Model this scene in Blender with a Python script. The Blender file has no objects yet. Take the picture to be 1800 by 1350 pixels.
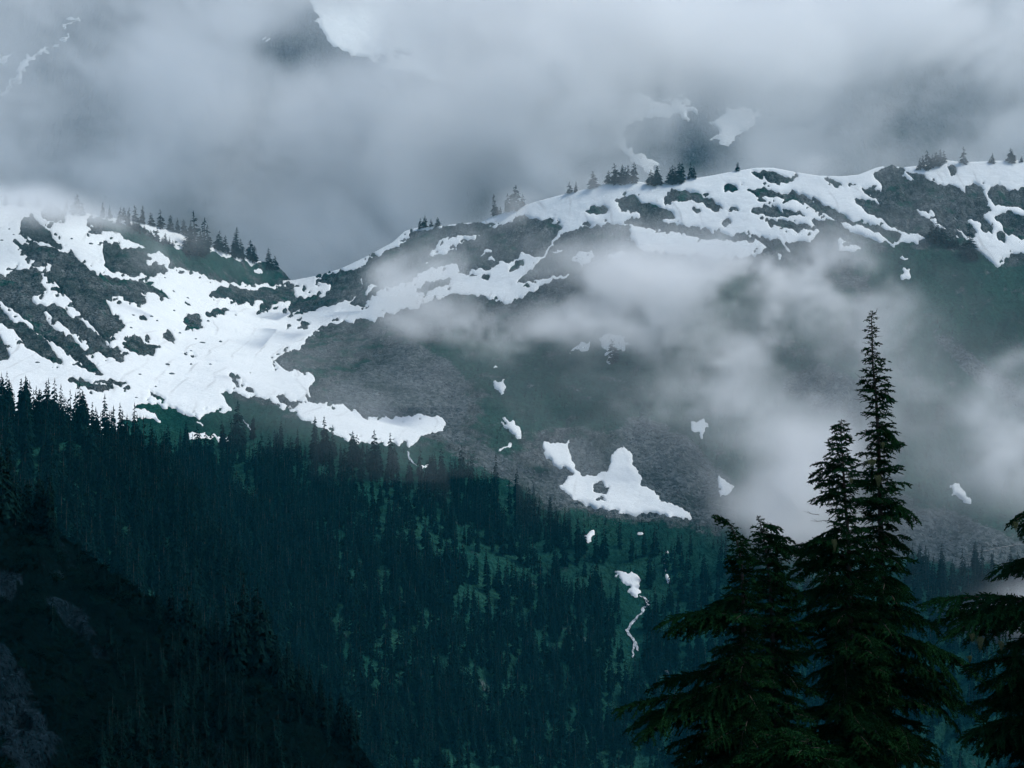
import bpy, math, random
import numpy as np
from mathutils import Vector, Matrix, Euler

# ------------------------------------------------------------------ camera, world, sun, exposure
SC = bpy.context.scene
COL = SC.collection
F = 2855.0                     # focal length in units of the 1800 px wide frame
CX, CY = 900.0, 675.0

cam_d = bpy.data.cameras.new("camera")
cam = bpy.data.objects.new("camera", cam_d)
COL.objects.link(cam)
cam.location = (0, 0, 0)
cam.rotation_euler = (math.radians(90), 0, 0)
cam_d.sensor_width = 36.0
cam_d.lens = 36.0 * F / 1800.0
cam_d.clip_start = 0.5
cam_d.clip_end = 30000
SC.camera = cam

SUN_ELEV, SUN_AZ = math.radians(56), math.radians(85)    # azimuth clockwise from +Y
world = bpy.data.worlds.new("World")
SC.world = world
world.use_nodes = True
wn, wl = world.node_tree.nodes, world.node_tree.links
wn.clear()
sky = wn.new("ShaderNodeTexSky")
sky.sky_type = 'NISHITA'
sky.sun_disc = False
sky.sun_elevation = SUN_ELEV
sky.sun_rotation = SUN_AZ
sky.altitude = 1500
sky.air_density = 1.0
sky.dust_density = 4.0
sky.ozone_density = 1.5
bg = wn.new("ShaderNodeBackground")
bg.inputs["Strength"].default_value = 0.07
wo = wn.new("ShaderNodeOutputWorld")
wl.new(sky.outputs[0], bg.inputs[0])
wl.new(bg.outputs[0], wo.inputs[0])

sun_d = bpy.data.lights.new("sun", 'SUN')
sun_d.energy = 1.5
sun_d.angle = math.radians(22)
sun_d.color = (1.0, 1.0, 0.95)
sun = bpy.data.objects.new("sun", sun_d)
COL.objects.link(sun)
_sd = Vector((math.sin(SUN_AZ) * math.cos(SUN_ELEV), math.cos(SUN_AZ) * math.cos(SUN_ELEV), math.sin(SUN_ELEV)))
sun.rotation_euler = _sd.to_track_quat('Z', 'Y').to_euler()

SC.view_settings.view_transform = 'Standard'
SC.view_settings.look = 'None'
SC.view_settings.gamma = 1.0
SC.view_settings.exposure = 1.12
SC.view_settings.use_curve_mapping = False
cy = SC.cycles
cy.use_denoising = True
cy.max_bounces = 8
cy.diffuse_bounces = 3
cy.glossy_bounces = 2
cy.transmission_bounces = 2
cy.volume_bounces = 6
cy.transparent_max_bounces = 4
cy.volume_step_rate = 3.0
cy.volume_max_steps = 128
cy.use_adaptive_sampling = True
cy.adaptive_threshold = 0.02
cy.adaptive_min_samples = 24

# ------------------------------------------------------------------ helpers
def at(px, py, D):
    return Vector(((px - CX) / F * D, D, (CY - py) / F * D))

def tag(o, label=None, cat=None, group=None, kind=None):
    if label: o["label"] = label
    if cat: o["category"] = cat
    if group: o["group"] = group
    if kind: o["kind"] = kind
    return o

def link(o, parent=None):
    COL.objects.link(o)
    if parent is not None:
        o.parent = parent
    return o

def mesh_np(name, V, Q=None, T=None, mats=(), attrs=None, smooth=True, mi=None):
    """mesh from numpy arrays of vertices, quads and triangles"""
    me = bpy.data.meshes.new(name)
    V = np.ascontiguousarray(V, dtype=np.float32)
    me.vertices.add(len(V))
    me.vertices.foreach_set("co", V.ravel())
    loops, starts = [], []
    n = 0
    if Q is not None and len(Q):
        Q = np.asarray(Q, dtype=np.int32)
        loops.append(Q.ravel()); starts.append(np.arange(len(Q)) * 4); n += len(Q) * 4
    if T is not None and len(T):
        T = np.asarray(T, dtype=np.int32)
        loops.append(T.ravel()); starts.append(n + np.arange(len(T)) * 3)
    if loops:
        L = np.concatenate(loops).astype(np.int32)
        S = np.concatenate(starts).astype(np.int32)
        me.loops.add(len(L)); me.loops.foreach_set("vertex_index", L)
        me.polygons.add(len(S)); me.polygons.foreach_set("loop_start", S)
        me.polygons.foreach_set("use_smooth", np.full(len(S), smooth))
    for m in mats:
        me.materials.append(m)
    if mi is not None:
        me.polygons.foreach_set("material_index", np.asarray(mi, dtype=np.int32))
    me.update(calc_edges=True)
    for k, a in (attrs or {}).items():
        at_ = me.attributes.new(k, 'FLOAT', 'POINT')
        at_.data.foreach_set("value", np.ascontiguousarray(a, dtype=np.float32).ravel())
    me.validate()
    return me

def _h(ix, iy, iz, seed):
    h = (ix.astype(np.uint32) * np.uint32(374761393) + iy.astype(np.uint32) * np.uint32(668265263)
         + iz.astype(np.uint32) * np.uint32(2147483647 - 58) + np.uint32(seed * 144665 + 17))
    h = (h ^ (h >> np.uint32(13))) * np.uint32(1274126177)
    h = h ^ (h >> np.uint32(16))
    return (h & np.uint32(0xFFFF)).astype(np.float32) / 32767.5 - 1.0

def vnoise(x, y, z, seed=0):
    x = np.asarray(x, np.float32); y = np.asarray(y, np.float32); z = np.asarray(z, np.float32)
    x0, y0, z0 = np.floor(x), np.floor(y), np.floor(z)
    fx, fy, fz = x - x0, y - y0, z - z0
    ix, iy, iz = (a.astype(np.int64) for a in (x0, y0, z0))
    fx = fx * fx * (3 - 2 * fx); fy = fy * fy * (3 - 2 * fy); fz = fz * fz * (3 - 2 * fz)
    def c(a, b, d): return _h(ix + a, iy + b, iz + d, seed)
    def lx(b, d): u = c(0, b, d); return u + (c(1, b, d) - u) * fx
    def ly(d): u = lx(0, d); return u + (lx(1, d) - u) * fy
    u = ly(0)
    return u + (ly(1) - u) * fz

def fbm(x, y, z, scale, octaves=4, seed=0, gain=0.5):
    s, a, t = 0.0, 1.0, 0.0
    f = 1.0 / scale
    for o in range(octaves):
        s = s + a * vnoise(x * f + 17.3 * o, y * f - 9.1 * o, z * f + 5.7 * o, seed + o)
        t += a; a *= gain; f *= 2.03
    return s / t

def ridged(x, y, z, scale, octaves=4, seed=0):
    s, a, t = 0.0, 1.0, 0.0
    f = 1.0 / scale
    for o in range(octaves):
        s = s + a * (1 - 2 * np.abs(vnoise(x * f + 7.3 * o, y * f + 3.1 * o, z * f - 5.7 * o, seed + o)))
        t += a; a *= 0.52; f *= 2.07
    return s / t

def thin_plate(pts):
    """smooth scalar field through (px, py, value) control points"""
    P = np.array([(p[0] / 500, p[1] / 500) for p in pts]); v = np.array([p[2] for p in pts], float)
    n = len(P)
    def U(r2): return np.where(r2 > 0, 0.5 * r2 * np.log(np.maximum(r2, 1e-12)), 0)
    K = U(((P[:, None] - P[None]) ** 2).sum(-1)) + np.eye(n) * 2e-3
    A = np.zeros((n + 3, n + 3)); A[:n, :n] = K; A[:n, n] = 1; A[:n, n + 1:] = P
    A[n:, :n] = A[:n, n:].T
    w = np.linalg.solve(A, np.concatenate([v, np.zeros(3)]))
    def f(px, py):
        x = np.asarray(px, float) / 500; y = np.asarray(py, float) / 500
        x, y = np.broadcast_arrays(x, y)
        r = w[n] + w[n + 1] * x + w[n + 2] * y
        for i in range(n):
            r = r + w[i] * U((x - P[i, 0]) ** 2 + (y - P[i, 1]) ** 2)
        return r
    return f

def line_fn(pts):
    a = np.array(pts, float)
    return lambda x: np.interp(x, a[:, 0], a[:, 1])

def inside(poly, X, Y):
    P = np.asarray(poly, float)
    r = np.zeros(X.shape, bool)
    j = len(P) - 1
    for i in range(len(P)):
        xi, yi = P[i]; xj, yj = P[j]
        if yi != yj:
            c = ((yi > Y) != (yj > Y)) & (X < (xj - xi) * (Y - yi) / (yj - yi) + xi)
            r ^= c
        j = i
    return r

class Mask:
    """a map over the design frame, drawn from polygons and softened"""
    def __init__(self, x0=-320, x1=2120, y0=-320, y1=1420):
        self.x0, self.y0 = x0, y0
        self.a = np.zeros((y1 - y0, x1 - x0), np.float32)
    def fill(self, poly, v=1.0):
        P = np.asarray(poly, float)
        H, W = self.a.shape
        xa = int(max(0, P[:, 0].min() - self.x0 - 1)); xb = int(min(W, P[:, 0].max() - self.x0 + 2))
        ya = int(max(0, P[:, 1].min() - self.y0 - 1)); yb = int(min(H, P[:, 1].max() - self.y0 + 2))
        if xa >= xb or ya >= yb: return self
        X, Y = np.meshgrid(np.arange(xa, xb) + self.x0 + .5, np.arange(ya, yb) + self.y0 + .5)
        m = inside(P, X, Y)
        self.a[ya:yb, xa:xb][m] = v
        return self
    def blur(self, r, n=2):
        for _ in range(n):
            for ax in (0, 1):
                pad = [(r + 1, r) if k == ax else (0, 0) for k in (0, 1)]
                c = np.cumsum(np.pad(self.a, pad, mode='edge'), axis=ax, dtype=np.float64)
                if ax == 0: self.a = ((c[2 * r + 1:] - c[:-2 * r - 1]) / (2 * r + 1)).astype(np.float32)
                else: self.a = ((c[:, 2 * r + 1:] - c[:, :-2 * r - 1]) / (2 * r + 1)).astype(np.float32)
        return self
    def ragged(self, k):
        ys, xs = np.nonzero(self.a > 0)
        ya, yb, xa, xb = max(0, ys.min() - 8), ys.max() + 9, max(0, xs.min() - 8), xs.max() + 9
        X, Y = np.meshgrid(np.arange(xa, xb) + self.x0 + .5, np.arange(ya, yb) + self.y0 + .5)
        n1 = self(X + fbm(X, Y, X * 0, 8, 3, 231) * k, Y + fbm(X, Y, X * 0, 8, 3, 233) * k)
        self.a[ya:yb, xa:xb] = n1
        return self
    def __call__(self, px, py):
        H, W = self.a.shape
        x = np.clip(np.asarray(px) - self.x0 - .5, 0, W - 1.001); y = np.clip(np.asarray(py) - self.y0 - .5, 0, H - 1.001)
        i, j = y.astype(int), x.astype(int)
        fy, fx = y - i, x - j
        a = self.a
        return (a[i, j] * (1 - fx) + a[i, j + 1] * fx) * (1 - fy) + (a[i + 1, j] * (1 - fx) + a[i + 1, j + 1] * fx) * fy

# survey sheets: each list below was taken from one enlarged sheet (offset, scale)
def sheet(ox, oy, s):
    return lambda pts: [(ox + x / s, oy + y / s) for x, y in pts]
R1 = sheet(0, 300, 3); R2 = sheet(500, 250, 3); R3 = sheet(1000, 200, 2.25); R4 = sheet(700, 550, 3)
R5 = sheet(0, 640, 2.25); R6 = sheet(900, 850, 3.375); R7 = sheet(1080, 750, 2.25); R8 = sheet(0, 0, 1.8)
R9 = sheet(950, 100, 4)
ID = lambda p: p

# ------------------------------------------------------------------ materials
def new_mat(name):
    m = bpy.data.materials.new(name); m.use_nodes = True
    nt = m.node_tree; nt.nodes.clear()
    out = nt.nodes.new("ShaderNodeOutputMaterial")
    b = nt.nodes.new("ShaderNodeBsdfPrincipled")
    nt.links.new(b.outputs[0], out.inputs[0])
    b.inputs["Specular IOR Level"].default_value = 0.0
    b.inputs["Roughness"].default_value = 0.9
    return m, nt, b

def N(nt, t, **kw):
    n = nt.nodes.new(t)
    for k, v in kw.items():
        if k.startswith("i_"):
            n.inputs[k[2:].replace("_", " ")].default_value = v
        else: setattr(n, k, v)
    return n

def noise(nt, scale, detail=4, rough=0.55, vec=None, lo=0.35, hi=0.65):
    n = N(nt, "ShaderNodeTexNoise"); n.inputs["Scale"].default_value = scale
    n.inputs["Detail"].default_value = detail; n.inputs["Roughness"].default_value = rough
    if vec is not None: nt.links.new(vec, n.inputs["Vector"])
    r = N(nt, "ShaderNodeMapRange"); r.inputs[1].default_value = lo; r.inputs[2].default_value = hi
    nt.links.new(n.outputs[0], r.inputs[0])
    return r.outputs[0]

def mix(nt, fac, a, b):
    m = N(nt, "ShaderNodeMix", data_type='RGBA')
    for v, s in ((fac, m.inputs[0]), (a, m.inputs[6]), (b, m.inputs[7])):
        if isinstance(v, (tuple, list)): s.default_value = (*v[:3], 1)
        elif isinstance(v, (int, float)): s.default_value = v
        else: nt.links.new(v, s)
    return m.outputs[2]

def mathn(nt, op, a, b=None, clamp=False):
    m = N(nt, "ShaderNodeMath", operation=op, use_clamp=clamp)
    for v, s in ((a, m.inputs[0]), (b, m.inputs[1])):
        if v is None: continue
        if isinstance(v, (int, float)): s.default_value = v
        else: nt.links.new(v, s)
    return m.outputs[0]

def attr(nt, name):
    return N(nt, "ShaderNodeAttribute", attribute_name=name).outputs["Fac"]

def objcoord(nt):
    return N(nt, "ShaderNodeTexCoord").outputs["Object"]

def bump(nt, b, h, strength, dist):
    n = N(nt, "ShaderNodeBump"); n.inputs["Strength"].default_value = strength
    n.inputs["Distance"].default_value = dist
    nt.links.new(h, n.inputs["Height"]); nt.links.new(n.outputs[0], b.inputs["Normal"])

def ground_mat(name, rock_a, rock_b, veg_a, veg_b, tal_a, tal_b, k=1.0):
    m, nt, b = new_mat(name)
    co = objcoord(nt)
    rock = mix(nt, noise(nt, 0.09 * k, 8, 0.65, co), rock_a, rock_b)
    rock = mix(nt, noise(nt, 0.55 * k, 4, 0.6, co, 0.5, 0.62), rock, tuple(c * 0.45 for c in rock_a))
    sm = N(nt, "ShaderNodeMapping"); sm.inputs["Scale"].default_value = (1.0, 0.6, 0.22)
    nt.links.new(co, sm.inputs["Vector"])
    rock = mix(nt, mathn(nt, 'MULTIPLY', noise(nt, 0.30 * k, 6, 0.65, sm.outputs[0], 0.52, 0.66), 0.7), rock, tuple(c * 0.35 for c in rock_a))
    rock = mix(nt, mathn(nt, 'MULTIPLY', noise(nt, 0.4 * k, 6, 0.65, sm.outputs[0], 0.42, 0.32), 0.85), rock, tuple(c * 1.5 for c in rock_b))
    veg = mix(nt, noise(nt, 0.03 * k, 6, 0.6, co), veg_a, veg_b)
    veg = mix(nt, noise(nt, 0.35 * k, 5, 0.7, co, 0.45, 0.6), veg, tuple(c * 0.55 for c in veg_a))
    vo = N(nt, "ShaderNodeTexVoronoi"); vo.inputs["Scale"].default_value = 0.45 * k
    nt.links.new(co, vo.inputs["Vector"])
    sep = N(nt, "ShaderNodeSeparateColor"); nt.links.new(vo.outputs["Color"], sep.inputs[0])
    tal = mix(nt, sep.outputs[0], tal_a, tal_b)
    va = attr(nt, "veg")
    vf = mathn(nt, 'ADD', va, mathn(nt, 'MULTIPLY', mathn(nt, 'SUBTRACT', noise(nt, 0.05 * k, 8, 0.7, co, 0.3, 0.7), 0.5), 0.9))
    r = N(nt, "ShaderNodeMapRange"); r.inputs[1].default_value = 0.42; r.inputs[2].default_value = 0.62
    nt.links.new(vf, r.inputs[0])
    c = mix(nt, r.outputs[0], rock, veg)
    tf = mathn(nt, 'ADD', attr(nt, "talus"), mathn(nt, 'MULTIPLY', mathn(nt, 'SUBTRACT', noise(nt, 0.07 * k, 6, 0.7, co, 0.3, 0.7), 0.5), 0.8))
    r2 = N(nt, "ShaderNodeMapRange"); r2.inputs[1].default_value = 0.42; r2.inputs[2].default_value = 0.6
    nt.links.new(tf, r2.inputs[0])
    c = mix(nt, r2.outputs[0], c, tal)
    c = mix(nt, mathn(nt, 'MULTIPLY', noise(nt, 0.022 * k, 5, 0.6, co, 0.46, 0.68), 0.62), c, tuple(x * 0.35 for x in veg_a))
    nt.links.new(c, b.inputs["Base Color"])
    st = N(nt, "ShaderNodeMapping"); st.inputs["Scale"].default_value = (1.0, 0.5, 0.28)
    nt.links.new(co, st.inputs["Vector"])
    hh = mathn(nt, 'ADD', noise(nt, 0.5 * k, 6, 0.7, co, 0, 1), mathn(nt, 'MULTIPLY', noise(nt, 0.22 * k, 7, 0.65, st.outputs[0], 0, 1), 3.0))
    bump(nt, b, hh, 1.0, 1.8 / k)
    return m

M = {}
M["mountain"] = ground_mat("mountain ground", (0.038, 0.048, 0.050), (0.15, 0.168, 0.17), (0.010, 0.058, 0.046), (0.024, 0.084, 0.060),
                           (0.032, 0.046, 0.050), (0.15, 0.172, 0.178))
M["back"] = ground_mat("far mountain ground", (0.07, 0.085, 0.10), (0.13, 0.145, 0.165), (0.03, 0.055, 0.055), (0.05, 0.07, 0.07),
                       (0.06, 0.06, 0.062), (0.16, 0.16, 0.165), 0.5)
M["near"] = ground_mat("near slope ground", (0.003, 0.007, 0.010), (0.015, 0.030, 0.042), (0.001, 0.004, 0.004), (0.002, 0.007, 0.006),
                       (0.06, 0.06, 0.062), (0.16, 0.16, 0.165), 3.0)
def make_snow(name, k=1.0, lines=0.55):
    m, nt, b = new_mat(name)
    co = objcoord(nt)
    w = N(nt, "ShaderNodeTexWave", wave_type='BANDS', bands_direction='X'); w.inputs["Scale"].default_value = 0.016 * k
    w.inputs["Distortion"].default_value = 14; w.inputs["Detail"].default_value = 3; w.inputs["Detail Scale"].default_value = 0.35
    nt.links.new(co, w.inputs["Vector"])
    line = N(nt, "ShaderNodeMapRange"); line.inputs[1].default_value = 0.06; line.inputs[2].default_value = 0.0
    nt.links.new(w.outputs["Fac"], line.inputs[0])
    dirt = mathn(nt, 'MULTIPLY', line.outputs[0], noise(nt, 0.02 * k, 4, 0.6, co, 0.48, 0.66))
    c = mix(nt, noise(nt, 0.025 * k, 6, 0.6, co, 0.3, 0.7), (0.69, 0.72, 0.72), (0.62, 0.65, 0.655))
    c = mix(nt, mathn(nt, 'MULTIPLY', dirt, lines), c, (0.40, 0.41, 0.41))
    c = mix(nt, mathn(nt, 'MULTIPLY', noise(nt, 0.35 * k, 3, 0.6, co, 0.62, 0.72), 0.35), c, (0.45, 0.45, 0.44))
    nt.links.new(c, b.inputs["Base Color"])
    b.inputs["Roughness"].default_value = 0.7
    bump(nt, b, mathn(nt, 'ADD', noise(nt, 0.12 * k, 6, 0.6, co, 0, 1), mathn(nt, 'MULTIPLY', noise(nt, 0.03 * k, 4, 0.5, co, 0, 1), 4.0)), 0.3, 1.6 / k)
    return m
M["snow"] = make_snow("snow")
def flat_noise(name, a, b_, scale, rough=0.9, lo=0.35, hi=0.65, sp=0.0):
    m, nt, b = new_mat(name)
    nt.links.new(mix(nt, noise(nt, scale, 5, 0.6, objcoord(nt), lo, hi), a, b_), b.inputs["Base Color"])
    b.inputs["Roughness"].default_value = rough; b.inputs["Specular IOR Level"].default_value = sp
    return m
def needle_mat(name, a, b_, scale):
    m, nt, b = new_mat(name)
    oi = N(nt, "ShaderNodeObjectInfo")
    c = mix(nt, noise(nt, scale, 4, 0.6, objcoord(nt)), a, b_)
    c = mix(nt, mathn(nt, 'MULTIPLY', oi.outputs["Random"], 0.8), c, tuple(x * 0.35 for x in a))
    nt.links.new(c, b.inputs["Base Color"])
    b.inputs["Specular IOR Level"].default_value = 0.0
    return m
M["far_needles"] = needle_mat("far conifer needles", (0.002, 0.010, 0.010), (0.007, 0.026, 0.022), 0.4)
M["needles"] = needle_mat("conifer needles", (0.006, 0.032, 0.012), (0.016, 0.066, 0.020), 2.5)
M["bark"] = flat_noise("grey brown bark", (0.035, 0.028, 0.022), (0.085, 0.075, 0.065), 3.0)
M["lichen"] = flat_noise("pale hanging lichen", (0.05, 0.065, 0.028), (0.15, 0.17, 0.075), 6.0)
M["boulder"] = flat_noise("boulder", (0.04, 0.052, 0.056), (0.14, 0.158, 0.164), 0.8)
M["water"] = flat_noise("white water", (0.10, 0.14, 0.16), (0.62, 0.66, 0.68), 0.5, 0.35, 0.35, 0.65, 0.5)
M["path"] = flat_noise("worn trail", (0.16, 0.155, 0.15), (0.26, 0.25, 0.24), 0.4)
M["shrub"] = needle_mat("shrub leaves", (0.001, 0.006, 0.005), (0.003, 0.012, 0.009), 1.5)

# ------------------------------------------------------------------ terrain
CREST = line_fn([(-320, 345), (-100, 356), (0, 362), (60, 362), (100, 366), (150, 377), (200, 385), (250, 394), (320, 412), (370, 436), (420, 455), (470, 463),
                 (500, 480), (512, 495), (560, 486), (600, 474), (640, 455), (690, 428), (712, 408), (730, 403), (780, 398), (850, 391), (870, 380), (900, 371),
                 (940, 357), (1000, 341), (1040, 332), (1085, 319), (1110, 320), (1150, 325), (1175, 322), (1200, 311), (1225, 315), (1260, 309), (1290, 303),
                 (1330, 297), (1360, 297), (1400, 305), (1440, 311), (1480, 312), (1510, 309), (1540, 297), (1560, 293), (1590, 296), (1610, 294), (1640, 291),
                 (1660, 283), (1690, 287), (1730, 286), (1770, 284), (1800, 284), (1900, 290), (2000, 282), (2140, 300)])
D_MAIN = thin_plate([
    (-320, 345, 1490), (0, 362, 1520), (200, 385, 1560), (370, 435, 1620), (512, 495, 1720), (640, 455, 1700), (850, 390, 1660), (1090, 318, 1620),
    (1330, 297, 1600), (1560, 293, 1580), (1800, 283, 1560), (2120, 290, 1540),
    (-320, 500, 1330), (0, 500, 1370), (200, 500, 1430), (350, 560, 1460), (500, 600, 1440), (640, 560, 1510),
    (0, 620, 1230), (200, 640, 1240), (400, 660, 1270), (550, 690, 1265), (700, 740, 1240), (780, 760, 1235),
    (0, 760, 1050), (200, 770, 1090), (400, 780, 1120), (600, 790, 1140), (750, 800, 1170),
    (700, 600, 1420), (850, 540, 1490), (850, 700, 1300), (1000, 600, 1400), (1000, 800, 1220), (1200, 600, 1390), (1200, 800, 1220), (1100, 900, 1140), (1000, 920, 1120),
    (1400, 500, 1430), (1400, 700, 1290), (1400, 900, 1150), (1600, 500, 1400), (1600, 700, 1270), (1700, 850, 1180), (1600, 950, 1110), (1800, 960, 1100),
    (1800, 600, 1330), (2120, 600, 1320), (2120, 960, 1090),
    (1100, 1000, 1070), (1150, 1100, 1000), (1150, 1250, 920), (1150, 1420, 850), (1500, 1050, 1030), (1500, 1200, 950), (1500, 1420, 870),
    (1800, 1100, 1000), (1800, 1420, 850), (2120, 1420, 850),
    (0, 900, 880), (0, 1100, 720), (0, 1420, 560), (-320, 760, 1040), (-320, 1420, 550), (300, 900, 930), (300, 1100, 770), (300, 1420, 600),
    (600, 900, 1010), (600, 1100, 860), (600, 1420, 690), (900, 950, 1070), (900, 1100, 960), (900, 1420, 790)])

def soft(polys, r, n=2, v=1.0):
    m = Mask()
    for p in polys: m.fill(p, v)
    return m.blur(r, n)

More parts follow.
